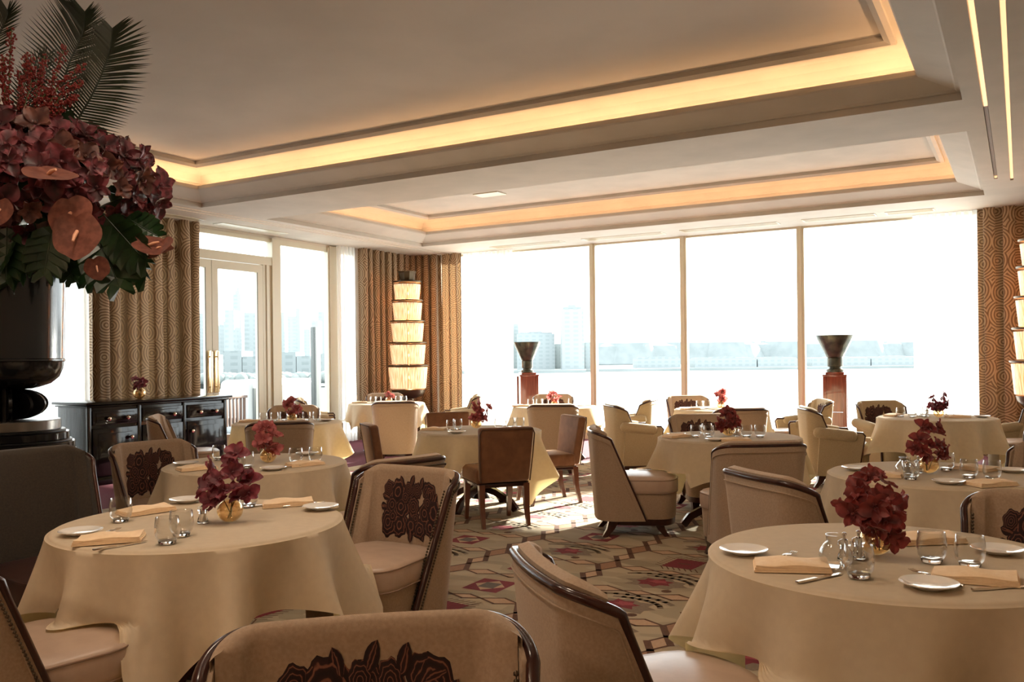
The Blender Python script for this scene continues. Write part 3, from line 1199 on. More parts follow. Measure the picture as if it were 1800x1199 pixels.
def trees(name, px0, px1, d_, n, h0, h1, lab, mt):
    mb = MB()
    for i in range(n):
        p_ = at(rn.uniform(px0, px1), d_ + rn.uniform(0, 25))
        h = rn.uniform(h0, h1)
        mb.sphere((p_.x, p_.y, -10 + h * .5), h * .6, 8, 5, 0, .85)
    o = mb.build(name, mt)
    tag(o, lab, 'trees', None, 'stuff')


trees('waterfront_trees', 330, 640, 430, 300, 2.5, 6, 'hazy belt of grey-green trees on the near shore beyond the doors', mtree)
mtree2 = noisy(mat('far_hazy_trees', rough=.95), (.155, .178, .182), (.185, .208, .212), .08, 4)  # hills greyed further, their haze is in the colour too
mb = MB()
for i in range(150):
    p_ = at(rn.uniform(1030, 1720), 1150 + rn.uniform(0, 60))
    h = rn.uniform(34, 54)
    mb.sphere((p_.x, p_.y, -8), h, 8, 4, 0, .75)
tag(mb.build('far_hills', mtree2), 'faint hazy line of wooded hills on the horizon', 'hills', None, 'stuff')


# ------------------------------------------------------------------ chairs
def lerp(a, b, t_):
    return a + (b - a) * t_


def shell_path(v, n=40, H_=.84):
    """plan line of the shell at height share v: from left wing end round the back to the right one"""
    w_ = lerp(.275, .318, v)
    b_ = lerp(-.255, -.305, v)
    e = lerp(.10, -.175, v)
    rc = lerp(.14, .115, v)
    pts = []
    half = []
    bulge = .030
    # from back centre to wing end on +x side
    l1 = w_ - rc
    l2 = rc * pi / 2
    l3 = e - (b_ + rc)
    if l3 < 0.005:
        l3 = .005
    tot = l1 + l2 + l3
    for i in range(n + 1):
        s_ = tot * i / n
        if s_ < l1:
            x, y = s_, b_ - bulge * (1 - (s_ / w_) ** 2)
            nx, ny = 0, -1
        elif s_ < l1 + l2:
            a = (s_ - l1) / rc
            x, y = w_ - rc + rc * sin(a), b_ + rc - rc * cos(a) - bulge * (1 - ((w_ - rc) / w_) ** 2) * cos(a)
            nx, ny = sin(a), -cos(a)
        else:
            x, y = w_, b_ + rc + (s_ - l1 - l2)
            nx, ny = 1, 0
        half.append(((x, y), (nx, ny), s_ / tot))
    left = [((-p[0], p[1]), (-q[0], q[1]), -t_) for p, q, t_ in half[1:]][::-1]
    return left + half


def shell_z(t_, v, H_):
    top = H_ - .055 * max(0, (abs(t_) - .55) / .45) ** 2
    return lerp(.13, top, v)


def shell_pt(i, v, off, H_, n=40):
    (x, y), (nx, ny), t_ = shell_path(v, n)[i]
    return Vector((x - nx * off, y - ny * off, shell_z(t_, v, H_)))


ROSES = [(-.55, .72, .13), (-.20, .78, .115), (.12, .80, .10), (.42, .74, .12), (.68, .80, .10), (-.70, .45, .12), (-.38, .42, .13), (-.05, .50, .14), (.28, .48, .13), (.60, .50, .13),
         (-.62, .16, .12), (-.30, .12, .12), (.02, .18, .13), (.34, .16, .12), (.64, .20, .12), (-.48, .58, .08), (.16, .64, .08), (.48, .32, .09), (-.16, .28, .09)]


def shell_chair(H_=.83, nails=False, bold=False, rose=False, arms=False, tall=1.0, fab='fabric', lea='leather'):
    F = M[fab]
    t_ = thing('lounge_chair', None, None)
    n = 40
    nv = 12
    NP = 2 * n + 1
    TH = .028
    # shell
    vs_ = [j / nv for j in range(nv + 1)]
    paths = [shell_path(v, n) for v in vs_]

    def pt(j, i, off, dz=0):
        (x, y), (nx, ny), tt = paths[j][i]
        return (x - nx * off, y - ny * off, shell_z(tt, vs_[j], H_) + dz)
    mb = MB()
    rows = [[pt(j, i, 0) for i in range(NP)] for j in range(nv + 1)]
    rows.append([pt(nv, i, .006, .008) for i in range(NP)])
    rows.append([pt(nv, i, TH, .008) for i in range(NP)])
    rows += [[pt(j, i, TH) for i in range(NP)] for j in range(nv, -1, -1)]
    nr = len(rows)
    mb.grid(rows)
    # close the two wing edges
    mb.f += [[j * NP + 0 for j in range(nr)], [(nr - 1 - j) * NP + NP - 1 for j in range(nr)]]
    mb.m += [0, 0]
    mb.build('shell', F, t_, 50)
    # inner padding
    mb = MB()
    PD = .07
    e0 = 3
    j0 = 4
    sh, rr = 6, []
    idx = list(range(e0, NP - e0))

    def pad(j, i, dep):
        k = min(i - e0, NP - 1 - e0 - i) / 5.0
        sx = min(1, max(0, k)) ** .5 if k < 1 else 1
        return TH + .002 + dep * sx
    rows = []
    for j in range(j0, nv + 1):
        rows.append([pt(j, i, pad(j, i, PD - TH), 0) for i in idx])
    rows.append([pt(nv, i, pad(nv, i, (PD - TH) * .9), .022) for i in idx])
    rows.append([pt(nv, i, pad(nv, i, (PD - TH) * .5), .034) for i in idx])
    rows.append([pt(nv, i, TH - .008, .024) for i in idx])
    rows.append([pt(nv - 1, i, TH - .004, 0) for i in idx])
    mb.grid(rows)
    mb.build('back_pad', F, t_, 60)
    # wood trim along wing edges and top
    mb = MB()
    path = [pt(j, 0, TH * .35) for j in range(0, nv)] + [pt(nv, i, TH * .2, .004) for i in range(0, NP)] + [pt(j, NP - 1, TH * .35) for j in range(nv - 1, -1, -1)]
    k = .0145 if (nails or bold) else .011
    mb.tube(path, k, 8)
    mb.build('wood_trim', M['wood'] if nails or True else M['piping'], t_, 60)
    mb = MB()
    mb.tube([pt(j, 3, -.001) for j in range(1, nv)] + [pt(nv, i, -.001, -.040) for i in range(3, NP - 3)] + [pt(j, NP - 4, -.001) for j in range(nv - 1, 0, -1)], .003, 5)
    mb.build('piping', F, t_, 60)
    if nails:
        rows_ = [[pt(nv, i, -.004, -.030) for i in range(2, NP - 2)]]
        for side in (0, NP - 1):
            pa1, pa2 = [], []
            rows_ += [pa1, pa2]
            for j in range(0, nv):
                for q in range(4):
                    v = (j + q / 4) / nv
                    (x, y), (nx, ny), tt = shell_path(v, n)[side]
                    z = shell_z(tt, v, H_)
                    pa1.append((x - nx * -.002, y - .026, z - .0))
                    pa2.append((x - nx * (TH + .012), y - .0, z))
        for prm in rows_:
            mb = MB()
            for p_ in prm:
                mb.sphere(p_, .0065, 6, 3)
            mb.tube(prm, .0015, 4)
            mb.build('nailhead_trim', M['nail'], t_, 60)
    # seat cushion outline
    out = []
    for a in range(0, 181, 12):
        a = R_(a)
        out.append((.275 * cos(a) + (0.0), .20 + .19 * sin(a) ** .8 if sin(a) > 0 else .20))
    out = [(x * (1 + .02), y) for x, y in out]
    for i in (range(10, 0, -1)):
        s_ = i / 10
        pass
    back = [(-.255, .0), (-.238, -.13), (-.195, -.20), (-.10, -.225), (.10, -.225), (.195, -.20), (.238, -.13), (.255, .0)]
    out = out + back
    mb = MB()
    mb.loft(out, [(.95, .345), (.99, .352), (1.0, .37), (1.005, .40), (1.0, .435), (.985, .452), (.93, .466), (.75, .478), (.45, .486), (.15, .489)])
    sc_ = mb.build('seat_cushion', M[lea], t_, 60)
    mb = MB()
    cx = sum(p[0] for p in out) / len(out)
    cyy = sum(p[1] for p in out) / len(out)
    mb.tube([(cx + (x - cx) * .992, cyy + (y - cyy) * .992, .449) for x, y in out], .0045, 6, closed=True)
    mb.tube([(cx + (x - cx) * .985, cyy + (y - cyy) * .985, .349) for x, y in out], .0045, 6, closed=True)
    mb.build('piping', M['sheet_piping'] if lea == 'leather' else M[lea], sc_, 60)
    mb = MB()
    mb.loft(out, [(.90, .14), (.915, .15), (.945, .30), (.955, .343)])
    mb.build('seat_base', F, t_, 60)
    mb = MB()
    mb.loft(out, [(.86, .088), (.88, .09), (.895, .140)])
    mb.build('plinth', M['wood'], t_, 60)
    for sx in (-1, 1):
        for fy, top, bot in ((.22, .20, .27), (-.17, -.15, -.225)):
            mb = MB()
            p0, p1, p2 = Vector((sx * .185, top, .125)), Vector((sx * .195, lerp(top, bot, .35), .06)), Vector((sx * .215, bot, 0))
            w_ = ((.044, .040), (.032, .030), (.020, .020))
            vs = []
            for p_, (a, b_) in zip((p0, p1, p2), w_):
                vs += [(p_.x - a, p_.y - b_, p_.z), (p_.x + a, p_.y - b_, p_.z), (p_.x + a, p_.y + b_, p_.z), (p_.x - a, p_.y + b_, p_.z)]
            fs = [(j * 4 + i, j * 4 + (i + 1) % 4, (j + 1) * 4 + (i + 1) % 4, (j + 1) * 4 + i) for j in range(2) for i in range(4)] + [(3, 2, 1, 0), (8, 9, 10, 11)]
            mb.add(vs, fs)
            mb.build('leg', M['wood'], t_, 30)
    if rose:
        mb = MB()
        rnd = random.Random(9)

        def surf(a, b_, lift):
            # a in -1..1 across the back, b in 0..1 up the back pad
            fi = (a * .50) * n + n
            i0 = int(math.floor(fi))
            fr = fi - i0
            v = lerp(.535, .955, b_)
            jf = v * nv
            j_ = int(jf)
            fv = jf - j_
            q = []
            for jj, wj in ((j_, 1 - fv), (min(nv, j_ + 1), fv)):
                for ii, wi in ((i0, 1 - fr), (i0 + 1, fr)):
                    q.append(Vector(pt(jj, ii, PD + .002 + lift)) * (wj * wi))
            return q[0] + q[1] + q[2] + q[3]

        def disc(a, b_, r_, k, lift):
            pts = [surf(a, b_, lift + .0035)]
            uk = rnd.uniform(.62, 1.35)
            us = [(0, 0)]
            ns = 26
            for ring in (.35, .7, 1.0):
                for s_ in range(ns):
                    an = 2 * pi * s_ / ns
                    rr_ = r_ * ring * (1 + (.09 * sin(an * k) if ring > .5 else 0))
                    pts.append(surf(a + rr_ * cos(an) * 1.25, b_ + rr_ * sin(an) * 1.35, lift + (.003 if ring < 1 else -.0015)))
                    us.append((ring * uk, 0))
            fs = [(0, 1 + s_, 1 + (s_ + 1) % ns) for s_ in range(ns)]
            for q in range(2):
                o = 1 + q * ns
                fs += [(o + s_, o + ns + s_, o + ns + (s_ + 1) % ns, o + (s_ + 1) % ns) for s_ in range(ns)]
            mb.add(pts, fs, 0, us)
        for q in range(14):
            disc(rnd.uniform(-.66, .66), rnd.uniform(.10, .86), rnd.uniform(.12, .17), rnd.choice((5, 6, 7)), -.0006)
        for q, (a, b_, r_) in enumerate(ROSES):
            disc(a + rnd.uniform(-.04, .04), b_ + rnd.uniform(-.03, .03), r_ * rnd.uniform(1.05, 1.75), rnd.choice((5, 6, 7, 8)), .0005 * (q % 6))
        for q in range(16):
            an = 2 * pi * q / 16
            a, b_ = .82 * cos(an) * (1.0 if abs(cos(an)) < .8 else .98), .47 + .46 * sin(an)
            ln, wd = .24, .075
            ti = an + rnd.uniform(-.6, .6)
            pts, us = [], []
            for s_ in range(7):
                tt = s_ / 6
                w_ = wd * sin(pi * tt) ** .7 if 0 < tt < 1 else 0
                for sg in (-1, 0, 1):
                    pts.append(surf(a + (tt - .4) * ln * cos(ti) - sg * w_ * sin(ti), b_ + (tt - .4) * ln * sin(ti) * 1.1 + sg * w_ * cos(ti), .0025 + (.001 if sg == 0 else 0)))
                    us.append((.32 if sg == 0 else 0, 0))
            mb.add(pts, [(s_ * 3 + c, s_ * 3 + c + 1, s_ * 3 + c + 4, s_ * 3 + c + 3) for s_ in range(6) for c in range(2)], 0, us)
        mb.build('embroidered_roses', M['rose'], t_, 60)['label'] = 'dark maroon embroidered rose panel'
    if arms:
        for sx in (-1, 1):
            mb = MB()
            # side panel, outer face leaning with the shell
            prof = [(-.22, .14), (.20, .14), (.255, .56), (.235, .585), (-.20, .60)]
            for (xo) in (1,):
                x0, x1 = sx * .275, sx * .34
                vs = [(lerp(x0, x1, (z - .14) / .46) * 1.0, y, z) for y, z in prof] + [(lerp(x0, x1, (z - .14) / .46) - sx * .055, y, z) for y, z in prof]
                k = len(prof)
                fs = [list(range(k)), list(range(k, 2 * k))[::-1]] + [(i, (i + 1) % k, k + (i + 1) % k, k + i) for i in range(k)]
                if sx > 0:
                    fs = [f[::-1] for f in map(list, fs)]
                mb.add(vs, fs)
            ar = mb.build('arm', F, t_, 30)
            mb = MB()
            yy = [-.26, -.24, -.20, 0, .14, .17, .18]
            rr_ = [.03, .052, .060, .062, .060, .045, .01]
            mb.tube([(sx * .322, y, .605 - .05 * (y + .26) / .44) for y in yy], rr_, 14)
            mb.build('arm_pad', F, ar, 60)
            mb = MB()
            mb.tube([(sx * .262, .205, .14), (sx * .322, .262, .565), (sx * .30, .245, .592), (sx * .29, .10, .597)], .012, 8)
            mb.build('wood_trim', M['wood'], ar, 60)
    if tall != 1:
        pass
    return t_


def dining_chair():
    t_ = thing('dining_chair', None, None)
    V_ = M['velvet']
    mb = MB()
    mb.rbox((0, .02, .425), (.47, .47, .125), .03, 3)
    s_ = mb.build('seat', V_, t_, 60)
    mb = MB()
    mb.tube([(-.23, -.2, .365), (-.23, .25, .365), (.23, .25, .365), (.23, -.2, .365)], .005, 6)
    mb.build('piping', M['piping'], s_, 60)
    mb = MB()
    T = Matrix.Rotation(R_(9), 4, 'X')
    bm = bmesh.new()
    bmesh.ops.create_cube(bm, size=1)
    for v in bm.verts:
        tz = v.co.z + .5
        v.co = Vector((v.co.x * lerp(.44, .49, tz), v.co.y * .085, v.co.z * .47))
    bmesh.ops.bevel(bm, geom=list(bm.edges), offset=.028, segments=3, profile=.5, affect='EDGES')
    bm.verts.index_update()
    X = Matrix.Translation((0, -.255, .615)) @ T
    vv = []
    for v in bm.verts:
        c = v.co.copy()
        c.y -= .02 * (1 - (c.x / .25) ** 2)
        vv.append(X @ c)
    mb.add(vv, [[v.index for v in f.verts] for f in bm.faces])
    bm.free()
    mb.build('backrest', V_, t_, 60)
    mb = MB()
    pp = []
    for x, z in ((-.222, .39), (-.238, .62), (-.246, .80), (-.225, .845), (0, .852), (.225, .845), (.246, .80), (.238, .62), (.222, .39)):
        q = X @ Vector((x * .995, -.042 - .02 * (1 - (x / .25) ** 2) * 1, z - .615))
        pp.append(q)
    mb.tube(pp, .0065, 6)
    mb.build('piping', M['piping'], t_, 60)
    mb = MB()
    mb.rbox((0, .0, .350), (.44, .46, .035), .006)
    mb.build('apron', M['wood'], t_)
    for sx in (-1, 1):
        for y0, y1 in ((.20, .235), (-.215, -.275)):
            mb = MB()
            vs = []
            for z, y, a in ((.36, y0, .026), (.17, lerp(y0, y1, .25), .021), (0, y1, .015)):
                vs += [(sx * .20 - a, y - a, z), (sx * .20 + a, y - a, z), (sx * .20 + a, y + a, z), (sx * .20 - a, y + a, z)]
            mb.add(vs, [(j * 4 + i, (j + 1) * 4 + i, (j + 1) * 4 + (i + 1) % 4, j * 4 + (i + 1) % 4) for j in range(2) for i in range(4)] + [(0, 1, 2, 3), (11, 10, 9, 8)])
            mb.build('leg', M['chocolate'], t_, 30)
    return t_


# ------------------------------------------------------------------ tables and cloths
TR = .585
TZ = .745


def table():
    t_ = thing('round_table', None, None)
    mb = MB()
    mb.lathe([(.02, .705), (TR - .03, .705), (TR - .008, .712), (TR - .004, .735), (TR - .012, .745), (.02, .745)], 64)
    mb.build('tabletop', M['wood'], t_, 40)
    mb = MB()
    mb.lathe([(.09, .10), (.06, .15), (.045, .25), (.05, .5), (.07, .60), (.22, .69), (.22, .705)], 24)
    mb.build('pedestal', M['wood'], t_, 50)
    for k in range(4):
        a = k * pi / 2 + .35
        mb = MB()
        d = Vector((cos(a), sin(a), 0))
        mb.sweep([d * .03 + Vector((0, 0, .20)), d * .18 + Vector((0, 0, .165)), d * .34 + Vector((0, 0, .085)), d * .40 + Vector((0, 0, .012))], [(-.028, -.028), (.028, -.028), (.022, .028), (-.022, .028)], up=(0, 0, 1))
        mb.build('leg', M['wood'], t_, 30)
    return t_


def cloth(cx, cyy, rot, side, seed, chairs):
    rnd = random.Random(seed)
    ph = [rnd.uniform(0, 6.28) for _ in range(6)]
    NA = 216
    ring = [0, .15, .3, .45, .54]
    rows = []
    zt = .7495
    for r_ in ring:
        rows.append([(r_ * cos(2 * pi * i / NA), r_ * sin(2 * pi * i / NA), zt + .0012 * sin(3 * 2 * pi * i / NA + ph[0]) * (r_ / .54)) for i in range(NA)])
    for a_ in (0, .4, .8, 1.2):
        rows.append([((TR - .018 + .02 * sin(a_)) * cos(2 * pi * i / NA), (TR - .018 + .02 * sin(a_)) * sin(2 * pi * i / NA), zt - .018 * (1 - cos(a_))) for i in range(NA)])
    ND = 22
    hang = [[None] * NA for _ in range(ND + 1)]
    for i in range(NA):
        th = 2 * pi * i / NA
        b_ = th - rot
        q = max(abs(cos(b_)), abs(sin(b_)))
        h = min(side / 2 / q - TR, .66)
        # corner closeness
        c4 = max(0, -cos(4 * b_))
        corner = c4 ** 2.2
        edge = max(0, cos(4 * b_))
        f1 = .5 + .5 * cos(8 * b_ + pi + .5 * sin(b_ * 2 + ph[1]))
        f2 = .5 + .5 * sin(11 * th + ph[2] + 1.3 * sin(2 * th + ph[3]))
        f3 = .5 + .5 * sin(5 * th + ph[4])
        for j in range(ND + 1):
            s_ = h * j / ND
            g_ = (s_ / .40) ** 1.1
            out = .006 + g_ * (.135 * f1 ** 1.5 * (1 - .35 * corner) + .105 * f2 ** 1.6 + .02 * f3 + .06 * corner) - .065 * g_
            z = zt - .012 - s_ * (.985 - .05 * f2)
            r_ = TR + .002 + out * 1.05
            # corners swing a little sideways
            th2 = th + .10 * g_ * sin(8 * b_) * .35 * (1 if corner > .05 else .5)
            x, y = r_ * cos(th2), r_ * sin(th2)
            for (px, py, fa) in chairs:
                dx, dy = cx + x - px, cyy + y - py
                ly = dx * cos(fa) + dy * sin(fa)
                lx = dx * sin(fa) - dy * cos(fa)
                if abs(lx) < .36 and -.3 < ly < .46:
                    lim = .497 + .002 * (j % 3) - 3 * max(0, abs(lx) - .25) ** 1.0 - 6 * max(0, ly - .39)
                    if z < lim:
                        z = lim
                        break
            hang[j][i] = (x, y, z)
    rows += hang
    mb = MB()
    mb.grid(rows, 0, closed_u=True)
    mb.v.append((0, 0, zt))
    mb.f = [f for f in mb.f]
    n0 = len(mb.v) - 1
    # centre fan
    for i in range(NA):
        mb.f.append([n0, (i + 1) % NA, i])
        mb.m.append(0)
    # drop the degenerate first ring of quads
    keep = [(f, m_) for f, m_ in zip(mb.f, mb.m) if not (len(f) == 4 and min(f) < NA and max(f) < 2 * NA and False)]
    mb.f, mb.m = [k[0] for k in keep], [k[1] for k in keep]
    # ring 0 sits at radius 0: move to .05
    for i in range(NA):
        mb.v[i] = (.05 * cos(2 * pi * i / NA), .05 * sin(2 * pi * i / NA), zt)
    o = mb.build('tablecloth', M['cloth'], None, 70)
    o.location = (cx, cyy, 0)
    return o


# ------------------------------------------------------------------ tableware
def tumbler():
    t_ = thing('water_glass', None, None)
    mb = MB()
    mb.lathe([(.029, .010), (.0375, .022), (.0415, .042), (.0405, .062), (.0365, .088), (.0358, .0885), (.0352, .088), (.039, .062), (.040, .042), (.036, .024), (.026, .014)], 28, cap=False)
    mb.build('bowl', M['tumbler'], t_, 60)
    mb = MB()
    mb.lathe([(.024, 0), (.027, .002), (.030, .011), (.026, .0135), (.008, .012)], 24)
    mb.build('base', M['glass'], t_, 50)
    return t_


def plate():
    mb = MB()
    mb.lathe([(.02, .0), (.042, .0), (.046, .003), (.062, .009), (.0795, .0165), (.0815, .018), (.0805, .0195), (.062, .013), (.046, .0075), (.02, .0065), (.001, .0065)], 48)
    return mb.build('bread_plate', [M['porcelain']], None, 40)


def napkin():
    mb = MB()
    nx, ny = 16, 8
    hx, hy = .118, .068
    for l_ in range(3):
        z0 = .001 + l_ * .0072
        th = .0066
        rows = []
        for j in range(ny + 1):
            row = []
            for i in range(nx + 1):
                u, v = i / nx * 2 - 1, j / ny * 2 - 1
                sk = .012 * l_
                bul = .006 * (1 - abs(v) ** 4) * (1 - u ** 6) * (l_ + 1) / 3 + .005 * sin(u * 4.2 + l_ + v) * (l_ > 0) * (1 - v * v * .5)
                row.append((u * (hx - .003 * l_) + .004 * v, v * (hy - .002 * l_) + .006 * u, z0 + th + (bul if l_ == 2 else bul * .4)))
            rows.append(row)
        low = [[(p[0] * 1.0, p[1] * 1.0, z0) for p in r_] for r_ in rows]
        mb.grid(rows)
        o = len(mb.v)
        mb.grid([r_[::-1] for r_ in low])
        rim = [(j, 0) for j in range(ny)] + [(ny, i) for i in range(nx)] + [(j, nx) for j in range(ny, 0, -1)] + [(0, i) for i in range(nx, 0, -1)]
        W_ = nx + 1
        base = o - (ny + 1) * W_
        for q in range(len(rim)):
            (j, i), (j2, i2) = rim[q], rim[(q + 1) % len(rim)]
            mb.f.append([base + j * W_ + i, base + j2 * W_ + i2, o + j2 * W_ + (nx - i2), o + j * W_ + (nx - i)])
            mb.m.append(0)
    return mb.build('folded_napkin', M['napkin'], None, 50)


def knife():
    t_ = thing('table_knife', None, None)
    mb = MB()
    mb.sweep([(-.105, 0, .004), (-.02, 0, .004)], [(-.006, -.003), (.006, -.003), (.006, .003), (-.006, .003)])
    mb.build('handle', M['silver'], t_, 30)
    mb = MB()
    mb.add([(-.02, -.005, .0025), (.07, -.008, .0025), (.10, .0, .0025), (.095, .007, .0025), (-.02, .006, .0025), (-.02, -.005, .004), (.07, -.008, .0035), (.10, .0, .0035), (.095, .007, .0035), (-.02, .006, .004)],
           [(4, 3, 2, 1, 0), (5, 6, 7, 8, 9), (0, 1, 6, 5), (1, 2, 7, 6), (2, 3, 8, 7), (3, 4, 9, 8), (4, 0, 5, 9)])
    mb.build('blade', M['silver'], t_, 30)
    return t_


def fork():
    t_ = thing('table_fork', None, None)
    mb = MB()
    mb.tube([(-.10, 0, .004), (-.09, 0, .005), (-.02, 0, .006), (.03, 0, .010)], [.005, .0055, .0028, .003], 8)
    mb.build('handle', M['silver'], t_, 50)
    mb = MB()
    mb.rbox((.045, 0, .009), (.034, .022, .0025), .001)
    for k in range(4):
        y = -.009 + k * .006
        mb.tube([(.058, y, .009), (.08, y, .007), (.10, y, .011)], .0013, 5)
    mb.build('tines', M['silver'], t_, 50)
    return t_


def vase():
    mb = MB()
    prof = []
    R0 = .050
    for k in range(13):
        a = -pi / 2 + .25 + (pi - .25 - .62) * k / 12
        prof.append((R0 * cos(a) * 1.06, R0 + R0 * sin(a) * .97 - .0014))
    inner = [(max(.002, r_ - .003), z + .001) for r_, z in prof][::-1]
    mb.lathe([(.012, .0006)] + prof + [(prof[-1][0] + .002, prof[-1][1] + .003)] + inner, 36)
    return mb.build('globe_vase', M['goldglass'], None, 60)


def shaker():
    t_ = thing('glass_mill', None, None)
    mb = MB()
    mb.lathe([(.020, 0), (.023, .003), (.020, .02), (.014, .034), (.018, .050), (.022, .056), (.020, .066), (.010, .072)], 20)
    mb.build('glass_body', M['glass'], t_, 50)
    mb = MB()
    mb.lathe([(.0085, .006), (.0085, .072), (.0045, .075), (.0045, .083), (.0075, .086), (.0075, .092), (.003, .095)], 14)
    mb.build('metal_core', M['chrome'], t_, 50)
    return t_


def jug():
    mb = MB()
    mb.lathe([(.03, 0), (.045, .008), (.052, .03), (.050, .055), (.036, .075), (.028, .085), (.030, .105), (.029, .105), (.026, .086), (.034, .075), (.048, .055), (.050, .03), (.043, .010), (.01, .008)], 28)
    return mb.build('glass_carafe', M['tumbler'], None, 60)


# ------------------------------------------------------------------ orchids
def petal(mb, T, ln, wd, cup, tip, mi=0, ruff=0.0, ph=0):
    """petal from the origin along +X, facing +Z"""
    ni, nj = 6, 4
    rows = []
    for i in range(ni + 1):
        t_ = i / ni
        w_ = wd * (sin(pi * min(1, t_ * .86 + .10)) ** .75) * (1 if t_ < 1 else .25)
        row = []
        for j in range(nj + 1):
            v = j / nj * 2 - 1
            x = ln * t_
            y = w_ * v
            z = cup * (v * v) * w_ * 1.2 + tip * t_ * t_ + ruff * sin(v * 4 + t_ * 7 + ph) * t_
            row.append(T @ Vector((x, y, z)))
        rows.append(row)
    mb.grid(rows)


def bloom_mesh(name, mats, seed, size=.034):
    rnd = random.Random(seed)
    mb = MB()
    for k, (ln, wd, el) in enumerate(((1, .52, .15), (1.05, .80, .1), (.95, .50, .3), (.95, .50, .3), (1.05, .80, .1))):
        a = pi / 2 + k * 2 * pi / 5 + rnd.uniform(-.12, .12)
        T = Matrix.Rotation(a, 4, 'Z') @ Matrix.Rotation(-el - rnd.uniform(0, .45), 4, 'Y') @ Matrix.Translation((size * .06, 0, 0))
        petal(mb, T, ln * size, wd * size * .62, rnd.uniform(.1, .5), rnd.uniform(-.25, .2) * size, 0, .11 * size, rnd.uniform(0, 6))
    # lip
    T = Matrix.Rotation(-pi / 2, 4, 'Z') @ Matrix.Rotation(-1.0, 4, 'Y')
    petal(mb, T, size * .45, size * .16, .9, -.1 * size, 0)
    mb.sphere((0, 0, size * .13), size * .13, 6, 4)
    return mb.mesh(name, mats, 70)


def look(d, roll=0):
    d = Vector(d).normalized()
    return d.to_track_quat('Z', 'Y').to_matrix().to_4x4() @ Matrix.Rotation(roll, 4, 'Z')


BM = {}
for nm in ('orchid', 'orchid_pink', 'orchid_rust'):
    BM[nm] = [bloom_mesh('orchid_bloom', M[nm], s_) for s_ in (1, 2, 3)]


def bouquet(kind, seed, pts, hgt=.2):
    """pts: (x, z, depth) places of the blooms over the vase"""
    rnd = random.Random(seed)
    t_ = thing('orchid_arrangement', None, None)
    mb = MB()
    for k in range(4):
        a = rnd.uniform(0, 6.28)
        e = rnd.choice(pts)
        mb.tube([(.012 * cos(a), .012 * sin(a), .015), (e[0] * .4, e[2] * .4, .09), (e[0], e[2], e[1])], .0022, 5)
    mb.build('stem', M['stem'], t_, 60)
    for k, (x, z, y) in enumerate(pts):
        o = bpy.data.objects.new('bloom', rnd.choice(BM[kind]))
        COL.objects.link(o)
        o.parent = t_
        d = Vector((x * 3 + rnd.uniform(-.5, .5), y * 3 + rnd.uniform(-.9, .1), (z - .12) * 2 + rnd.uniform(-.3, .5)))
        o.matrix_local = Matrix.Translation((x, y, z)) @ look(d, rnd.uniform(-.6, .6)) @ Matrix.Scale(rnd.uniform(1.25, 1.75), 4)
    return t_


def auto_pts(seed, n, rx, z0, z1):
    rnd = random.Random(seed)
    out = []
    for k in range(n):
        a = rnd.uniform(0, 6.28)
        f = rnd.random() ** .5
        z = lerp(z0, z1, (k + .5) / n)
        w_ = rx * (1 - .35 * abs((z - (z0 + z1) / 2) / ((z1 - z0) / 2)))
        out.append((w_ * f * cos(a), z, w_ * .8 * f * sin(a)))
    return out


# ------------------------------------------------------------------ the great urn and its flowers
UR = at(10, 5.2)


def great_urn():
    t_ = thing('pedestal_urn', 'huge black fluted-foot urn on stepped rings at the left edge, holding the flowers', 'urn', (UR.x, UR.y, 0), YAW)
    mb = MB()
    mb.lathe([(.33, 0), (.36, .02), (.36, .80), (.39, .82), (.39, .885), (.01, .885)], 56)
    mb.build('plinth', M['lacquer'], t_, 40)
    for z0, z1, r_, m_ in ((.885, .915, .375, 'blackmetal'), (.915, .962, .368, 'lacquer'), (.962, .975, .352, 'blackmetal'), (.975, 1.02, .338, 'lacquer'), (1.02, 1.035, .318, 'blackmetal'), (1.035, 1.095, .292, 'steel')):
        mb = MB()
        mb.lathe([(.01, z0), (r_ - .004, z0), (r_, z0 + .004), (r_, z1 - .004), (r_ - .004, z1), (.01, z1)], 56)
        mb.build('ring', M[m_], t_, 40)
    mb = MB()
    mb.lathe([(.07, 1.09), (.07, 1.30)], 24)
    mb.build('stem', M['blackmetal'], t_, 50)
    for k in range(12):
        a = 2 * pi * k / 12 + .1
        mb = MB()
        n = 14
        pts = []
        for q in range(n + 1):
            b_ = -pi / 2 + pi * q / n
            pts.append((.06 + .165 * cos(b_), 1.188 + .092 * sin(b_)))
        d, s_ = Vector((cos(a), sin(a), 0)), Vector((-sin(a), cos(a), 0)) * .009
        vs = [d * r_ + s_ + Vector((0, 0, z)) for r_, z in pts] + [d * r_ - s_ + Vector((0, 0, z)) for r_, z in pts]
        k2 = n + 1
        mb.add(vs, [list(range(k2)), list(range(k2, 2 * k2))[::-1]] + [(i, i + k2, i + 1 + k2, i + 1) for i in range(n)])
        mb.build('fin', M['blackmetal'], t_, 30)
    mb = MB()
    mb.lathe([(.05, 1.275), (.16, 1.282), (.24, 1.31), (.285, 1.35), (.305, 1.40), (.312, 1.44), (.322, 1.445), (.322, 1.455), (.312, 1.46), (.318, 1.70), (.326, 1.95), (.336, 1.96), (.336, 1.975), (.326, 1.98), (.335, 2.10), (.35, 2.13), (.34, 2.13), (.31, 1.98), (.30, 1.5), (.05, 1.45)], 64)
    mb.build('bowl', M['urnblack'], t_, 40)
    return t_


M['steel'] = mat('dark_steel', (.22, .21, .20), .25, 1)
M['urnblack'] = mat('polished_black_metal', (.014, .015, .018), .18, .5, coat=.3)
great_urn()

FL = thing('flower_arrangement', 'towering arrangement of dark red orchids, palm fronds and berries in the black urn', 'flowers', (UR.x, UR.y, 0), YAW)
PXM = 5.2 / FOC


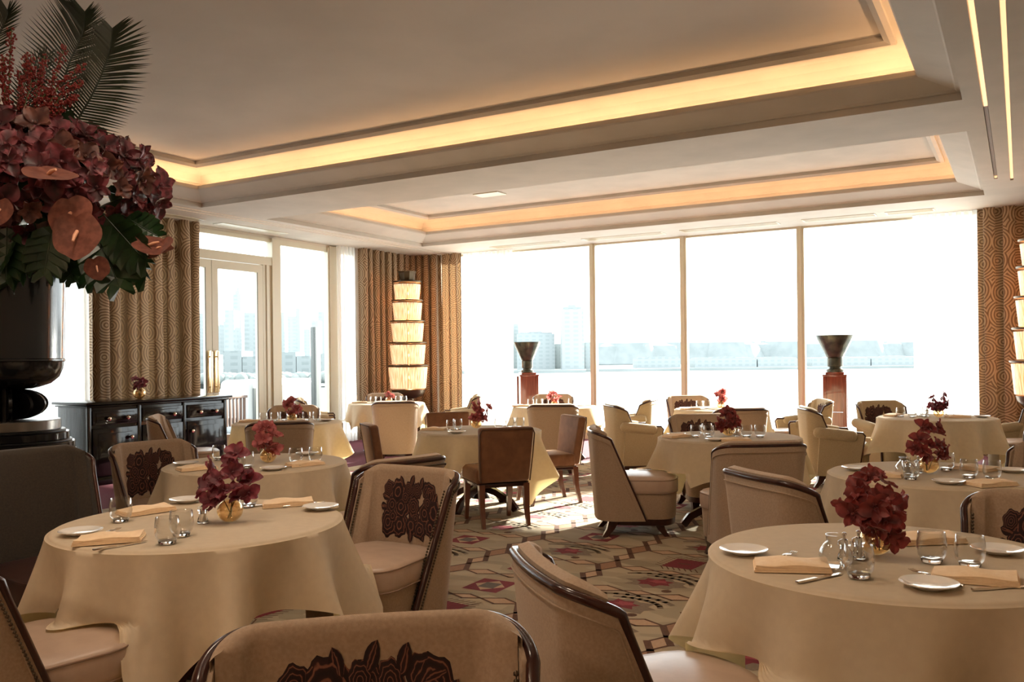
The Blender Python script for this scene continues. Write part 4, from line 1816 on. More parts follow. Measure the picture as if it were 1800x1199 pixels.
def fx(px, y=0.0):
    return ((px - 900) * (5.2 + y) + 890 * 5.2) / FOC


def fz(py, y=0.0):
    return CAM_H + (639.7 - py) * (5.2 + y) / FOC


def frond(pts, wl, wr_, n=58, seed=0, y=0, lean=.5):
    """pts: px path root to tip; leaflets wl metres to the left, wr_ to the right"""
    rnd = random.Random(seed)
    P_ = [Vector((fx(a, y + d), y + d, fz(b_, y + d))) for a, b_, d in pts]
    # catmull
    full = []
    Q = [P_[0] * 2 - P_[1]] + P_ + [P_[-1] * 2 - P_[-2]]
    for i in range(1, len(Q) - 2):
        for k in range(12):
            t_ = k / 12
            a, b_, c, d = Q[i - 1], Q[i], Q[i + 1], Q[i + 2]
            full.append(.5 * ((2 * b_) + (c - a) * t_ + (2 * a - 5 * b_ + 4 * c - d) * t_ ** 2 + (3 * b_ - a - 3 * c + d) * t_ ** 3))
    full.append(P_[-1])
    mb = MB()
    mb.tube(full, [lerp(.009, .002, i / len(full)) for i in range(len(full))], 6)
    m_ = len(full)
    for sgn, W_ in ((-1, wl), (1, wr_)):
        for k in range(n):
            t_ = (k + .5) / n
            f_ = t_ * (m_ - 1)
            i = int(f_)
            p = full[i].lerp(full[min(i + 1, m_ - 1)], f_ - i)
            tg = (full[min(i + 1, m_ - 1)] - full[max(i - 1, 0)]).normalized()
            if t_ < .10:
                continue
            ln = W_ * (.45 + .75 * sin(pi * min(1, (t_ * .86 + .05))) ** .8) * (1 if t_ < .9 else .8)
            side = Vector((tg.z, 0, -tg.x)) * sgn
            dr = (side * (1 - lean * t_ * .75) + tg * (lean + .55 * t_) + Vector((0, rnd.uniform(-.18, .02), 0))).normalized()
            nrm = Vector((0, 1, 0)) * .3 + tg * .4
            wv = tg * .0062
            dn = Vector((0, -.12 * ln, -.10 * ln))
            vs = [p - wv, p + wv, p + dr * ln * .5 + wv * 1.15 + dn * .25, p + dr * ln * .5 - wv * 1.15 + dn * .25, p + dr * ln + dn]
            mb.add(vs, [(0, 1, 2, 3), (3, 2, 4)])
    return mb.build('palm_frond', M['palm'], FL, 60)


frond([(70, 330, .0), (100, 215, .0), (125, 120, .02), (152, 60, .04), (156, 22, .05)], .30, .17, 64, 1, .10, .35)
frond([(90, 340, .0), (130, 235, .0), (172, 160, .0), (198, 95, -.02), (204, 52, -.04)], .17, .27, 66, 2, -.02, .18)
frond([(-60, 330, .0), (-35, 200, .0), (-5, 90, .0), (18, 32, .0), (20, 18, 0)], .22, .12, 52, 3, -.05)
frond([(-120, 320, .05), (-130, 200, .1), (-110, 90, .2), (-70, 20, .25)], .2, .2, 40, 4, .15)
frond([(20, 330, .2), (40, 220, .3), (60, 150, .35), (90, 95, .4)], .16, .16, 40, 5, .1)


def berries(pts, seed, y=-.12, n=90):
    rnd = random.Random(seed)
    P_ = [Vector((fx(a, y), y, fz(b_, y))) for a, b_ in pts]
    mb = MB()
    mb.tube(P_, .0035, 5)
    twigs = []
    for k in range(n):
        t_ = rnd.uniform(.15, 1) * (len(P_) - 1)
        i = min(int(t_), len(P_) - 2)
        p = P_[i].lerp(P_[i + 1], t_ - i)
        off = Vector((rnd.uniform(-1, 1), rnd.uniform(-1, 1), rnd.uniform(-1, 1))).normalized() * rnd.uniform(.006, .028)
        mb.sphere(p + off, rnd.uniform(.0055, .0085), 6, 4, 1)
    mb.build('berry_branch', [M['stem'], M['berry']], FL, 60)


for k, pts in enumerate([[(20, 240), (22, 130), (27, 52)], [(30, 240), (48, 150), (54, 98)], [(10, 230), (14, 150), (12, 100)], [(35, 230), (60, 150), (62, 100)], [(80, 230), (96, 160), (120, 82)], [(80, 230), (78, 150), (84, 100)],
                         [(75, 215), (110, 150), (154, 116)], [(80, 220), (115, 165), (150, 148)], [(60, 230), (70, 170), (70, 126)], [(85, 220), (120, 185), (140, 170)], [(40, 230), (20, 190), (4, 120)], [(50, 230), (66, 190), (90, 160)], [(30, 220), (45, 180), (40, 130)]]):
    berries(pts, k, -.12 - .01 * (k % 4), 130)

# blooms over a broad dome
big = [bloom_mesh('large_bloom', M[b_], s_) for s_, b_ in ((11, 'bigbloom'), (12, 'bigbloom'), (13, 'bigbloom2'), (14, 'bigbloom3'), (15, 'bigbloom'), (16, 'bigbloom2'))]
rn = random.Random(77)
cnt = 0
spots = []
tries = 0
while len(spots) < 300 and tries < 12000:
    tries += 1
    a, b_ = rn.uniform(0, 2 * pi), rn.uniform(-.85, 1.45)
    rx, rz, ry = .84, .40, .62
    q = Vector((rx * cos(a) * cos(b_), ry * sin(a) * cos(b_), rz * sin(b_)))
    q *= rn.uniform(.88, 1.05)
    if q.y > .28 or (b_ < -.5 and (q.y > -.1 or q.x > .45)):
        continue
    c = Vector((.02, 0, 2.47)) + q
    if any((c - s_).length < .066 for s_, _ in spots):
        continue
    spots.append((c, q))
spots.sort(key=lambda s_: (s_[1].y - abs(s_[1].x) * .1 - (5 if -.1 < s_[1].x else 0)))
rest = MB()
for k, (c, q) in enumerate(spots):
    d = Vector((q.x / .84, q.y / .62 - .25, q.z / .40 * .8))
    T = Matrix.Translation(c) @ look(d + Vector((rn.uniform(-.4, .4), rn.uniform(-.4, .2), rn.uniform(-.4, .4))), rn.uniform(-3, 3)) @ Matrix.Scale(rn.uniform(1.9, 3.1), 4)
    me = rn.choice(big)
    if k < 100:
        o = bpy.data.objects.new('large_bloom', me)
        COL.objects.link(o)
        o.parent = FL
        o.matrix_local = T
    else:
        rest.add([T @ v.co for v in me.vertices], [list(p_.vertices) for p_ in me.polygons], ['crimson', 'dusty', 'russet'].index({'dark_vanda': 'crimson', 'dusty_rose_vanda': 'dusty', 'russet_vanda': 'russet'}[me.materials[0].name]))
o = rest.build('bloom_mass', [M['bigbloom'], M['bigbloom2'], M['bigbloom3']], FL, 70)
o['kind'] = 'stuff'
# dark foliage heart
mb = MB()
for k in range(260):
    a, b_ = rn.uniform(0, 2 * pi), rn.uniform(-1.1, 1.3)
    p = Vector((.02 + .70 * cos(a) * cos(b_) * rn.uniform(.3, 1), .46 * sin(a) * cos(b_) * rn.uniform(.2, 1), 2.45 + .32 * sin(b_)))
    T = Matrix.Translation(p) @ look((rn.uniform(-1, 1), rn.uniform(-1, .3), rn.uniform(-1, 1)), rn.uniform(0, 6))
    petal(mb, T, rn.uniform(.14, .24), .05, .3, .03)
o = mb.build('foliage', M['green'], FL, 70)
o['kind'] = 'stuff'
# split leaves over the rim


def monstera(px, py, y, dr, sz, seed, tilt=0):
    rnd = random.Random(seed)
    mb = MB()
    n = 13
    rows = []
    T = Matrix.Translation((fx(px, y), y, fz(py, y))) @ Matrix.Rotation(dr, 4, 'Y') @ Matrix.Rotation(tilt, 4, 'X')
    for sg in (-1, 1):
        for k in range(6):
            t0, t1 = k / 6, (k + .97) / 6
            wd = sz * .42 * sin(pi * min(1, .18 + .78 * (t0 + t1) / 2)) ** .7
            pts = [(sz * t0, 0, 0), (sz * t1, 0, 0), (sz * (t1 + .18), sg * wd * .75, -.06 * sz), (sz * (t1 + .17), sg * wd, -.14 * sz), (sz * (t0 + .19), sg * wd * .97, -.12 * sz), (sz * (t0 + .06), sg * wd * .5, -.03 * sz)]
            vs = [T @ Vector((x, z, yy)) if False else T @ Vector((x, z * 1.0, yy)) for x, yy, z in pts]
            mb.add(vs, [tuple(range(6))])
    mb.tube([T @ Vector((-.05, 0, 0)), T @ Vector((sz * .95, 0, 0))], .004, 5)
    return mb.build('split_leaf', M['green'], FL, 0)


for k, a in enumerate([(60, 395, -.36, 1.9, .34, .2), (15, 400, -.40, 1.6, .30, -.1), (-40, 390, -.36, 2.2, .34, .1), (190, 385, -.25, .85, .34, .3), (170, 400, -.22, 1.2, .38, -.3), (205, 395, -.12, 1.05, .36, .5), (225, 385, -.1, .55, .22, -.2), (110, 430, -.12, 1.25, .22, .1), (95, 398, -.40, 1.75, .28, -.4), (-90, 390, -.2, 2.4, .34, .2),
                       (30, 410, -.38, 2.1, .26, .4), (130, 420, .05, 1.1, .3, .1)]):
    monstera(a[0], a[1], a[2], a[3], a[4], k, a[5])


def anthurium(px, py, y, r_, face, roll):
    mb = MB()
    T = Matrix.Translation((fx(px, y), y, fz(py, y))) @ look(face, roll)
    n = 32
    outl = []
    for k in range(n):
        a = 2 * pi * k / n
        # heart, notch up, tip down
        aa = (a + pi) % (2 * pi) - pi
        rr_ = 1 - .30 * math.exp(-(aa / .28) ** 2) + .14 * math.exp(-((abs(aa) - pi) / .22) ** 2) + .03 * sin(5 * a + roll * 9)
        x = rr_ * sin(a)
        z = rr_ * cos(a) * .97
        outl.append((x, z))
    vs = [T @ Vector((0, r_ * .15, -.12 * r_))]
    for f_ in (.35, .7, 1.0):
        for x, z in outl:
            vs.append(T @ Vector((x * r_ * f_, (z * f_ + .15 * (1 - f_)) * r_, -.12 * r_ + .16 * r_ * f_ * f_ - .10 * r_ * (f_ > .9) * abs(x))))
    fs = [(0, 1 + k, 1 + (k + 1) % n) for k in range(n)]
    for q in range(2):
        o = 1 + q * n
        fs += [(o + k, o + n + k, o + n + (k + 1) % n, o + (k + 1) % n) for k in range(n)]
    mb.add(vs, fs)
    o = mb.build('anthurium', M['anth'], FL, 70)
    mb = MB()
    mb.tube([T @ Vector((0, r_ * .12, -.10 * r_)), T @ Vector((0, -.1 * r_, .08 * r_)), T @ Vector((0, -.36 * r_, .22 * r_))], [r_ * .075, r_ * .08, r_ * .05], 8)
    mb.build('spadix', M['spadix'], o, 60)


anthurium(136, 412, -.62, .132, (0, -1, .1), 0)
anthurium(125, 378, -.56, .125, (-.1, -1, .3), .2)
anthurium(92, 304, -.66, .135, (.25, -.42, 1), .5)
anthurium(268, 432, -.30, .11, (.4, -.6, 1), 1.2)
anthurium(283, 438, -.28, .09, (-.5, -.7, .7), .6)
anthurium(2, 370, -.64, .075, (-.1, -1, .1), 0)
anthurium(172, 472, -.30, .07, (.2, -1, -.2), .3)

# ------------------------------------------------------------------ the room's tables
TBL = {'T1': (-3.03, 2.54, -.26, 1.72), 'T2': (-4.43, 4.17, .35, 1.78), 'T3': (-7.05, 7.10, .75, 1.78), 'T4': (-8.60, 10.80, .2, 1.78), 'T5': (-4.47, 7.02, .62, 1.78),
       'T6': (-5.65, 10.85, 1.0, 1.78), 'T7': (-2.13, 7.25, .15, 1.78), 'T8': (-3.33, 11.0, .5, 1.78), 'T9': (-.78, 10.25, -.62, 1.84), 'T10': (-.41, 5.47, .55, 1.78), 'T11': (-.396, 3.18, .42, 1.80)}
TN = {'T1': 'front left table', 'T2': 'table just behind the front left one', 'T3': 'table before the french doors', 'T4': 'table in front of the tall corner lamp', 'T5': 'table ringed by armless brown chairs',
      'T6': 'window table right of the left pedestal', 'T7': 'middle table, left of the big plain chair back', 'T8': 'window table behind the middle table', 'T9': 'table before the right-hand curtain',
      'T10': 'table behind the front right one', 'T11': 'front right table'}

# kind, x, y, facing deg, label
CH = [
    ('rose_nail', -2.80, 3.36, -92, 'nailheaded tub chair with rose embroidery, right behind the front left table', 1),
    ('rose_nail', -.93, 1.13, -49, 'nearest tub chair cut by the bottom edge, roses showing on its inner back', 1),
    ('bold', -.91, 2.44, 45, 'tub chair seen from behind at the bottom centre, leather seat at its right', 1),
    ('nail', -2.95, 1.75, 88, 'tub chair cut by the bottom left corner, leather seat and nailheaded wing showing', 1),
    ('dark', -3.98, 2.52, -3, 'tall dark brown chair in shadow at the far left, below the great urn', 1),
    ('rose', -5.08, 4.05, -8, 'rose-embroidered chair in front of the black sideboard', 1),
    ('nail', -3.46, 4.17, 167, 'tub chair mostly hidden behind the rose chair of the front left table', 1),
    ('rose', -7.80, 6.40, 44, 'edge-on rose chair with light leather seat at the left of the table before the doors', 1),
    ('plain', -6.33, 6.25, 138, 'plain chair back facing the camera at the table before the french doors', 1),
    ('rose', -7.78, 7.92, -49, 'low rose chair on the door side of the table before the french doors', 1),
    ('arm', -9.28, 10.10, 42, 'armchair left of the table by the corner lamp, below the grey deck post', 1),
    ('plain', -7.62, 9.78, 125, 'plain chair back facing the camera in front of the corner lamp table', 1),
    ('rose', -9.12, 11.42, -50, 'chair back just visible behind the corner lamp table', 1),
    ('arm_rose', -7.75, 11.45, 215, 'armchair with rolled arms right of the corner lamp, beside the curtain', 1),
    ('din', -3.98, 6.50, 140, 'armless brown velvet chair seen from behind, nearest of its table', 1),
    ('din', -4.08, 7.64, 230, 'armless brown velvet chair in profile facing left, its table at its left', 1),
    ('din', -4.95, 6.42, 50, 'armless brown velvet chair seen edge-on, left of its table', 1),
    ('din', -5.20, 7.68, -40, 'armless brown velvet chair on the far side of its table, only its back top visible', 1),
    ('plain', -5.12, 9.82, 113, 'plain chair back facing the camera under the window right of the left pedestal', 1),
    ('rose', -6.15, 11.75, -62, 'chair on the window side of the table right of the left pedestal', 1),
    ('arm_rose', -4.70, 11.12, 190, 'armchair between two window tables with its red-flowered back turned left', 1),
    ('arm', -4.02, 9.98, 40, 'tan armchair with rolled arms seen from behind, before the second and third windows', 1),
    ('rose', -3.95, 11.80, -53, 'rose chair against the glass beneath the third window post', 1),
    ('plain', -2.86, 9.78, 128, 'plain chair back just behind the tall orchids of the middle table', 1),
    ('arm_rose', -2.50, 11.45, 208, 'rolled-arm rose chair left of the right pedestal, facing left', 1),
    ('plain', -2.70, 6.68, 29, 'low armless chair in profile facing right, leather seat catching the light', 1),
    ('plain', -1.69, 6.12, 125, 'broad plain chair back in front of the middle table', 1),
    ('rose', -2.52, 7.98, -54, 'rose chair on the far side of the middle table', 1),
    ('arm', -1.72, 10.05, 24, 'tan armchair with rolled arms seen from behind, below the right pedestal', 1),
    ('arm_rose', -1.28, 11.15, -49, 'rose armchair against the window behind the right-hand curtain table', 1),
    ('arm_rose', -.02, 10.95, 215, 'rose armchair at the right edge beneath the right lamp', 1),
    ('bold', -.88, 4.58, 49, 'tub chair seen from behind between the middle table and the front right table', 1),
    ('rose', .06, 6.12, -120, 'rose chair at the right edge behind the second right table', 1),
    ('rose_nail', .06, 3.77, 262, 'nailheaded rose chair at the right edge behind the front right table', 1),
    ('plain', .24, 2.42, 128, 'chair at the bottom right corner, only its leather seat showing under the cloth', 1),
]
KEEP = ()
MK = {'bold': lambda: shell_chair(bold=True), 'rose_nail': lambda: shell_chair(nails=True, rose=True), 'nail': lambda: shell_chair(nails=True), 'rose': lambda: shell_chair(rose=True), 'plain': lambda: shell_chair(),
      'arm': lambda: shell_chair(arms=True, fab='fabric_olive'), 'arm_rose': lambda: shell_chair(arms=True, rose=True, fab='fabric_olive'), 'din': dining_chair,
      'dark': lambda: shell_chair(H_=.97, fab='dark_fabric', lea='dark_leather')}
for k, x, y, fa, lab, _ in CH:
    sh_ = 0 if (k == 'din' or lab in KEEP) else .09
    x, y = x - sh_ * cos(R_(fa)), y - sh_ * sin(R_(fa))
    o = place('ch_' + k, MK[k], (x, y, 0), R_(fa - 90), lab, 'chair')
    if 'nearest tub chair' in lab:
        o.scale = (1.04, 1.04, 1.04)
    o.name = 'dining_chair' if k == 'din' else ('armchair' if 'arm' in k else 'lounge_chair')

for i, (k, (x, y, rot, side)) in enumerate(TBL.items()):
    place('table', table, (x, y, 0), .3 * i, 'round pedestal table under its cloth, ' + TN[k], 'table')
    cs = [(c[1], c[2], R_(c[3])) for c in CH if (c[1] - x) ** 2 + (c[2] - y) ** 2 < 1.9]
    o = cloth(x, y, rot, side, 40 + i, cs)
    tag(o, 'cream tablecloth draped over the ' + TN[k], 'tablecloth')

Z0 = .7515


def put(key, mk, tk, dx, dy, rz, lab, cat, grp=None, z=0):
    x, y = TBL[tk][:2]
    if key == 'tumbler':
        return place(key, mk, (x + dx, y + dy, Z0), rz, lab, cat, grp, (1.12, 1.12, 1.14))
    return place(key, mk, (x + dx, y + dy, Z0 + z), rz, lab, cat, grp)


# front left table
T = 'T1'
for (dx, dy, r_, l_) in ((-.19, -.43, 0, 'bread plate at the front left rim of the front left table'), (-.46, .30, 0, 'bread plate behind the orchids on the front left table'), (.27, .44, 0, 'bread plate at the right rim of the front left table')):
    put('plate', plate, T, dx, dy, 0, 'white ' + l_, 'plate')
for (dx, dy, r_, l_) in ((.03, -.455, 48, 'peach napkin at the near edge of the front left table'), (-.39, .02, 78, 'peach napkin behind the left tumbler on the front left table'), (.05, .46, 50, 'peach napkin left of the right-hand plate on the front left table')):
    put('napkin', napkin, T, dx, dy, R_(r_), l_, 'napkin')
for (dx, dy, l_) in ((-.29, -.18, 'lone water glass at the left rim of the front left table'), (.27, -.385, 'nearer of the two water glasses left of the orchids on the front left table'), (.20, -.265, 'farther of the two water glasses left of the orchids on the front left table'),
                     (-.08, .335, 'water glass right of the orchids on the front left table')):
    put('tumbler', tumbler, T, dx, dy, 0, l_, 'glass')
put('shaker', shaker, T, .055, -.04, 0, 'small glass mill beside the gold vase on the front left table', 'salt mill')
put('knife', knife, T, .15, -.49, R_(80), 'knife along the near napkin on the front left table', 'knife')
put('fork', fork, T, -.09, -.40, R_(110), 'fork poking out left of the near napkin on the front left table', 'fork')
put('knife', knife, T, -.02, .40, R_(50), 'knife beside the right napkin on the front left table', 'knife')
put('fork', fork, T, .13, .48, R_(62), 'fork between napkin and plate on the right of the front left table', 'fork')
# second left table
T = 'T2'
for (dx, dy, l_) in ((-.32, -.31, 'left rim of the table just behind the front left one'), (.41, -.25, 'near rim of the table just behind the front left one'), (.0, .48, 'far rim of the table just behind the front left one')):
    put('plate', plate, T, dx, dy, 0, 'white bread plate at the ' + l_, 'plate')
for (dx, dy, r_, l_) in ((-.06, -.44, 70, 'napkin half hidden by orchids on the table just behind the front left one'), (.42, .02, 68, 'napkin at the right of the table just behind the front left one')):
    put('napkin', napkin, T, dx, dy, R_(r_), 'peach ' + l_, 'napkin')
for (dx, dy, l_) in ((.29, .07, 'left of the right-hand pair'), (.37, .17, 'right of the right-hand pair'), (-.35, -.01, 'leftmost of the four left of the vase'), (-.30, .10, 'second from left of the four left of the vase'), (.19, -.33, 'third from left of the four left of the vase'), (.17, -.24, 'fourth from left, nearest the vase')):
    put('tumbler', tumbler, T, dx, dy, 0, 'water glass, ' + l_ + ', second left table', 'glass')
put('fork', fork, T, .44, -.1, R_(75), 'fork between plate and napkin on the table behind the front left one', 'fork')
# second right table
T = 'T10'
for (dx, dy, l_) in ((-.43, -.05, 'left rim of the table behind the front right one'), (.08, -.42, 'near rim of the table behind the front right one'), (.36, .22, 'right side of the table behind the front right one')):
    put('plate', plate, T, dx, dy, 0, 'white bread plate at the ' + l_, 'plate')
for (dx, dy, r_, l_) in ((-.27, -.27, 0, 'left napkin on the table behind the front right one'), (.27, -.39, 44, 'near right napkin on the table behind the front right one'), (.17, .24, -30, 'far napkin on the table behind the front right one')):
    put('napkin', napkin, T, dx, dy, R_(r_), 'peach ' + l_, 'napkin')
for (dx, dy, l_) in ((-.11, -.34, 'at the left, close to the mills'), (.03, .15, 'behind the orchids'), (.16, -.14, 'left of the right-hand pair'), (.27, -.155, 'right of the right-hand pair')):
    put('tumbler', tumbler, T, dx, dy, 0, 'water glass ' + l_ + ', table behind the front right one', 'glass')
put('jug', jug, T, -.15, -.22, 0, 'round glass carafe on the table behind the front right one', 'carafe')
put('shaker', shaker, T, -.15, -.10, 0, 'left of two glass mills on the table behind the front right one', 'salt mill')
put('shaker', shaker, T, -.10, -.04, 0, 'right of two glass mills on the table behind the front right one', 'salt mill')
put('fork', fork, T, .17, -.38, R_(30), 'fork beside the near plate on the table behind the front right one', 'fork')
# front right table
T = 'T11'
for (dx, dy, l_) in ((-.43, -.21, 'left rim of the front right table'), (.16, -.40, 'near rim of the front right table'), (.32, .19, 'far right side of the front right table')):
    put('plate', plate, T, dx, dy, 0, 'white bread plate at the ' + l_, 'plate')
for (dx, dy, r_, l_) in ((-.24, -.345, 20, 'left napkin on the front right table, fork tines above it'), (.27, -.24, 5, 'near right napkin on the front right table'), (.10, .29, 34, 'far napkin seen through a glass on the front right table')):
    put('napkin', napkin, T, dx, dy, R_(r_), 'peach ' + l_, 'napkin')
for (dx, dy, l_) in ((.14, -.06, 'left of the right-hand pair'), (.25, -.065, 'right of the right-hand pair'), (-.035, -.37, 'nearest, just in front of the mills')):
    put('tumbler', tumbler, T, dx, dy, 0, 'water glass, ' + l_ + ', on the front right table', 'glass')
put('jug', jug, T, -.12, -.27, 0, 'round glass carafe left of the near glass on the front right table', 'carafe')
put('shaker', shaker, T, -.11, -.17, 0, 'left glass mill with dark knob on the front right table', 'pepper mill')
put('shaker', shaker, T, -.075, -.115, 0, 'right glass mill tucked beside the vase on the front right table', 'salt mill')
put('knife', knife, T, -.135, -.435, R_(62), 'knife in front of the left napkin on the front right table', 'knife')
put('fork', fork, T, -.30, -.24, R_(75), 'fork above the left napkin on the front right table', 'fork')
put('fork', fork, T, .17, -.29, R_(140), 'fork left of the near right napkin on the front right table', 'fork')
put('knife', knife, T, .35, -.31, R_(40), 'knife right of the near right napkin on the front right table', 'knife')

# farther tables
for T, offs, nm in (('T3', [(-.25, -.12), (-.18, -.02), (-.12, .06), (.13, .16), (.21, .24)], 'table before the french doors'), ('T4', [(-.14, -.16), (-.08, -.10), (.12, .14), (.19, .2)], 'corner lamp table'),
                    ('T5', [(-.18, -.22), (-.20, -.08), (.12, .16), (.18, .27), (.27, .30)], 'table of armless brown chairs'), ('T6', [(-.28, -.2), (-.2, -.1), (-.12, -.06), (.18, .15), (.28, .22)], 'window table right of the left pedestal'),
                    ('T7', [(-.22, -.20), (-.19, .0), (-.10, -.23), (-.02, .22), (.16, -.04), (.26, .0)], 'middle table'), ('T8', [(-.25, -.1), (-.17, -.05)], 'window table behind the middle table'),
                    ('T9', [(-.34, -.1), (-.22, -.14), (-.12, .0), (.12, .1), (-.18, .1)], 'right curtain table')):
    n = len(offs)
    order = sorted(offs, key=lambda q: q[0] * .8634 + q[1] * .5046)
    for k, q in enumerate(order):
        pos = {0: 'leftmost', n - 1: 'rightmost'}.get(k) or ['', 'second from left', 'third from left', 'fourth from left', 'fifth from left'][k]
        put('tumbler', tumbler, T, q[0], q[1], 0, '%s of the water glasses on the %s' % (pos, nm), 'glass')
for T, dx, dy, l_ in (('T5', .02, -.42, 'near the left rim of the table of armless brown chairs'), ('T7', -.42, -.12, 'left rim of the middle table'), ('T7', .02, -.44, 'near rim of the middle table, beside the chair back'),
                      ('T9', .42, .12, 'right rim of the right curtain table'), ('T3', .34, .26, 'right side of the table before the french doors'), ('T8', -.40, -.20, 'left rim of the window table behind the middle one')):
    put('plate', plate, T, dx, dy, 0, 'bread plate at the ' + l_, 'plate')
for T, dx, dy, r_, l_ in (('T5', -.36, -.22, 10, 'left rim of the table of armless brown chairs'), ('T7', -.36, -.26, 60, 'left of the glasses on the middle table'), ('T7', .17, -.40, 30, 'at the near rim of the middle table, behind the chair back'),
                          ('T9', .20, .0, 25, 'right of the orchids on the right curtain table'), ('T9', -.42, .02, 70, 'at the left rim of the right curtain table'), ('T3', -.38, -.2, 50, 'at the left of the table before the french doors'),
                          ('T8', -.30, -.32, 50, 'on the window table behind the middle table'), ('T6', -.40, -.28, 40, 'on the window table right of the left pedestal'), ('T4', -.36, -.22, 40, 'on the corner lamp table')):
    put('napkin', napkin, T, dx, dy, R_(r_), 'peach napkin ' + l_, 'napkin')
for T, dx, dy, nm in (('T7', .06, .03, 'right of the vase on the middle table'), ('T9', -.10, .10, 'left of the vase on the right curtain table')):
    put('shaker', shaker, T, dx, dy, 0, 'small glass mill ' + nm, 'salt mill')

# vases and orchids: name, kind, blooms (across, height, depth)
VS = [
    ('T1', .137, .033, 'orchid', 1, [(-.10, .135, 0), (-.085, .20, .02), (-.06, .235, .0), (-.03, .185, -.04), (0, .25, .01), (.02, .21, -.02), (.05, .19, .0), (.075, .165, .02), (.085, .125, -.02), (.03, .14, -.06), (-.02, .135, -.06), (-.06, .10, -.05), (-.035, .085, -.04), (.045, .105, -.02), (-.07, .155, -.03), (.02, .28, .02)], 'dark crimson orchids spilling left over the vase on the front left table', 'gold glass globe vase on the front left table'),
    ('T2', .095, .015, 'orchid_pink', 2, auto_pts(2, 15, .085, .09, .24), 'round rusty pink orchid cluster on the table behind the front left one', 'gold glass globe vase on the table behind the front left one'),
    ('T3', .02, .05, 'orchid_pink', 3, auto_pts(3, 14, .09, .08, .25), 'spiky pink orchids in front of the french door frame', 'gold glass globe vase on the table before the french doors'),
    ('T4', .03, .02, 'orchid_pink', 4, auto_pts(4, 8, .07, .07, .15), 'small pink orchid bunch in front of the corner lamp', 'globe vase on the corner lamp table'),
    ('T5', -.10, .10, 'orchid_pink', 5, [(-.03, .22, 0), (.0, .19, 0), (.03, .16, .0), (.06, .13, 0), (.09, .17, 0), (-.02, .12, -.03), (.02, .10, -.04), (.04, .09, .02), (.07, .10, 0), (-.03, .09, 0), (.12, .2, 0), (.01, .24, 0)], 'loose pink orchids on the table ringed by armless brown chairs', 'globe vase on the table of armless brown chairs'),
    ('T6', .0, .0, 'orchid_pink', 6, auto_pts(6, 8, .08, .08, .19), 'sunlit salmon orchids on the window table right of the left pedestal', 'globe vase on the window table right of the left pedestal'),
    ('T7', -.01, .02, 'orchid_rust', 7, [(-.08, .10, 0), (-.06, .14, 0), (-.03, .17, 0), (0, .21, 0), (.03, .19, 0), (.05, .14, 0), (.07, .11, 0), (.06, .08, -.02), (.02, .10, -.04), (-.03, .10, -.04), (-.05, .08, 0), (.0, .14, -.04), (.03, .13, -.03)], 'dark rust orchids leaning left on the middle table', 'globe vase on the middle table'),
    ('T8', .0, .0, 'orchid_pink', 8, auto_pts(8, 9, .07, .08, .23), 'pale salmon orchids against the glass behind the middle table', 'globe vase on the window table behind the middle one'),
    ('T9', .02, .0, 'orchid', 9, [(-.08, .12, 0), (-.05, .17, 0), (-.07, .20, 0), (.04, .19, 0), (.06, .23, 0), (.08, .15, 0), (.07, .12, 0), (-.03, .12, 0), (0, .13, 0), (.03, .12, 0), (0, .09, -.03), (-.05, .09, 0), (.05, .09, 0)], 'dark red orchids before the right sheer curtain', 'gold glass globe vase on the right curtain table'),
    ('T10', -.047, -.027, 'orchid_rust', 10, [(-.03, .255, 0), (.01, .25, .01), (.05, .26, 0), (.065, .22, .02), (-.05, .19, 0), (-.08, .14, 0), (-.05, .13, -.03), (.0, .15, -.02), (.04, .16, -.02), (.07, .15, 0), (.085, .12, 0), (.03, .11, -.04), (-.02, .10, -.04), (.06, .09, -.02)], 'dark red orchids with a bare looping stem, second right table', 'gold glass globe vase on the table behind the front right one'),
    ('T11', -.034, -.021, 'orchid_rust', 11, [(-.10, .17, 0), (-.085, .14, -.02), (-.065, .19, 0), (-.03, .25, 0), (0, .26, .02), (.03, .24, 0), (.045, .20, 0), (.07, .17, .01), (.0, .20, -.04), (-.02, .165, -.05), (.03, .15, -.05), (.055, .12, -.02), (-.045, .12, -.03), (-.02, .09, -.04), (.02, .08, -.05), (.045, .06, -.03), (-.05, .22, .01), (.01, .12, -.06)], 'tall dark red orchids on the front right table', 'globe vase half hidden by orchids on the front right table')]
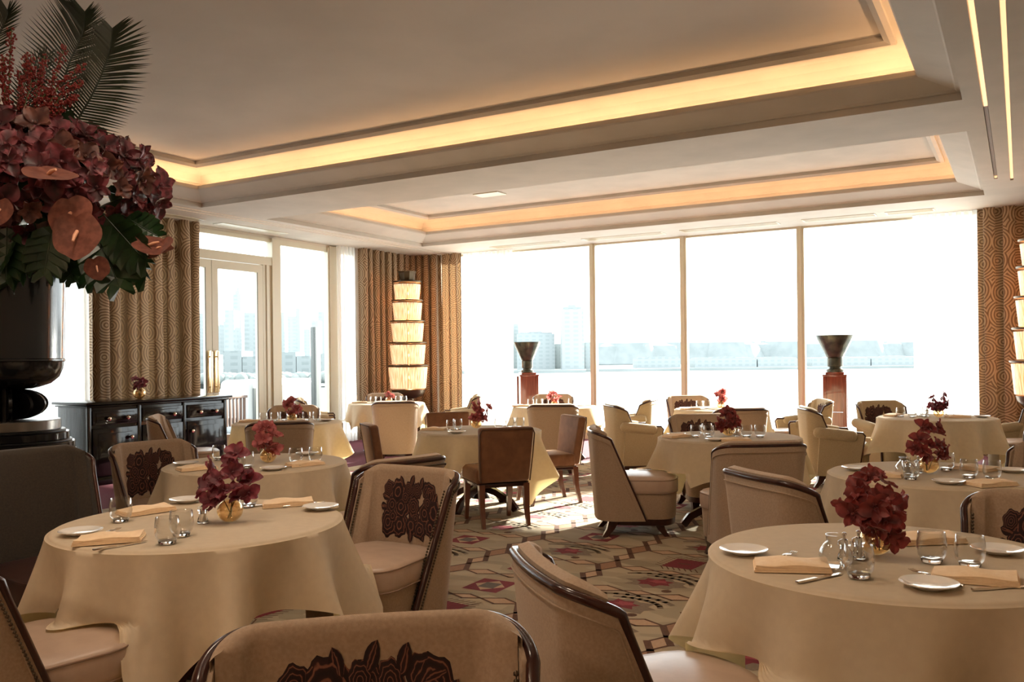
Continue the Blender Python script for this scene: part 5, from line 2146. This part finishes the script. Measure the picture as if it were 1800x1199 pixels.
for T, dx, dy, kind, sd_, pts, l1, l2 in VS:
    put('vase', vase, T, dx, dy, 0, l2, 'vase')
    o = bouquet(kind, sd_, pts)
    o.location = (TBL[T][0] + dx, TBL[T][1] + dy, Z0 + .0005)
    o.rotation_euler = (0, 0, YAW)
    tag(o, l1, 'flowers')
place('vase', vase, (-9.50, 7.03, .9755), 0, 'small globe vase standing on the black sideboard', 'vase', None, (1.5, 1.5, 1.5))
o = bouquet('orchid', 15, auto_pts(15, 14, .12, .13, .24))
o.location = (-9.50, 7.03, .976)
o.rotation_euler = (0, 0, YAW)
tag(o, 'small crimson orchid bunch on the black sideboard', 'flowers')

# added warm fill lights, unseen behind the viewpoint, to brighten the foreground
for k, (x, y) in enumerate(((-4.4, -3.0), (-2.6, -3.0), (-.8, -3.0))):
    mb = MB()
    mb.lathe([(.16, ZC - .012), (.19, ZC - .012), (.19, ZC - .001), (.16, ZC - .001)], 24, (x, y, 0))
    o = mb.build('fill_light', M['cream'])
    tag(o, 'added ceiling fill light behind the viewpoint', 'light', 'added fill lights behind the viewpoint')
    ld = bpy.data.lights.new('fill_lamp', 'AREA')
    ld.shape = 'DISK'
    ld.size = .3
    ld.energy = 13
    ld.color = (1.0, .72, .48)
    lo = bpy.data.objects.new('fill_lamp', ld)
    COL.objects.link(lo)
    lo.location = (x, y, ZC - .014)
    lo.rotation_euler = (R_(25), 0, 0)
    lo.parent = o

for k, (x, y) in enumerate(((-3.5, 2.3), (-2.0, 3.3), (-.7, 3.4), (-2.2, 1.0))):  # more added fill, out of view overhead, to lift the near tabletops
    mb = MB()
    mb.lathe([(.24, 3.830), (.27, 3.830), (.27, 3.839), (.24, 3.839)], 24, (x, y, 0))
    o = mb.build('fill_light', M['cream'])
    tag(o, 'added ceiling fill light overhead, above the top of the view', 'light', 'added fill lights over the near tables')
    ld = bpy.data.lights.new('fill_lamp', 'AREA')
    ld.shape = 'DISK'
    ld.size = .46
    ld.energy = 6.5
    ld.color = (1.0, .80, .60)
    lo = bpy.data.objects.new('fill_lamp', ld)
    COL.objects.link(lo)
    lo.location = (x, y, 3.829)
    lo.parent = o
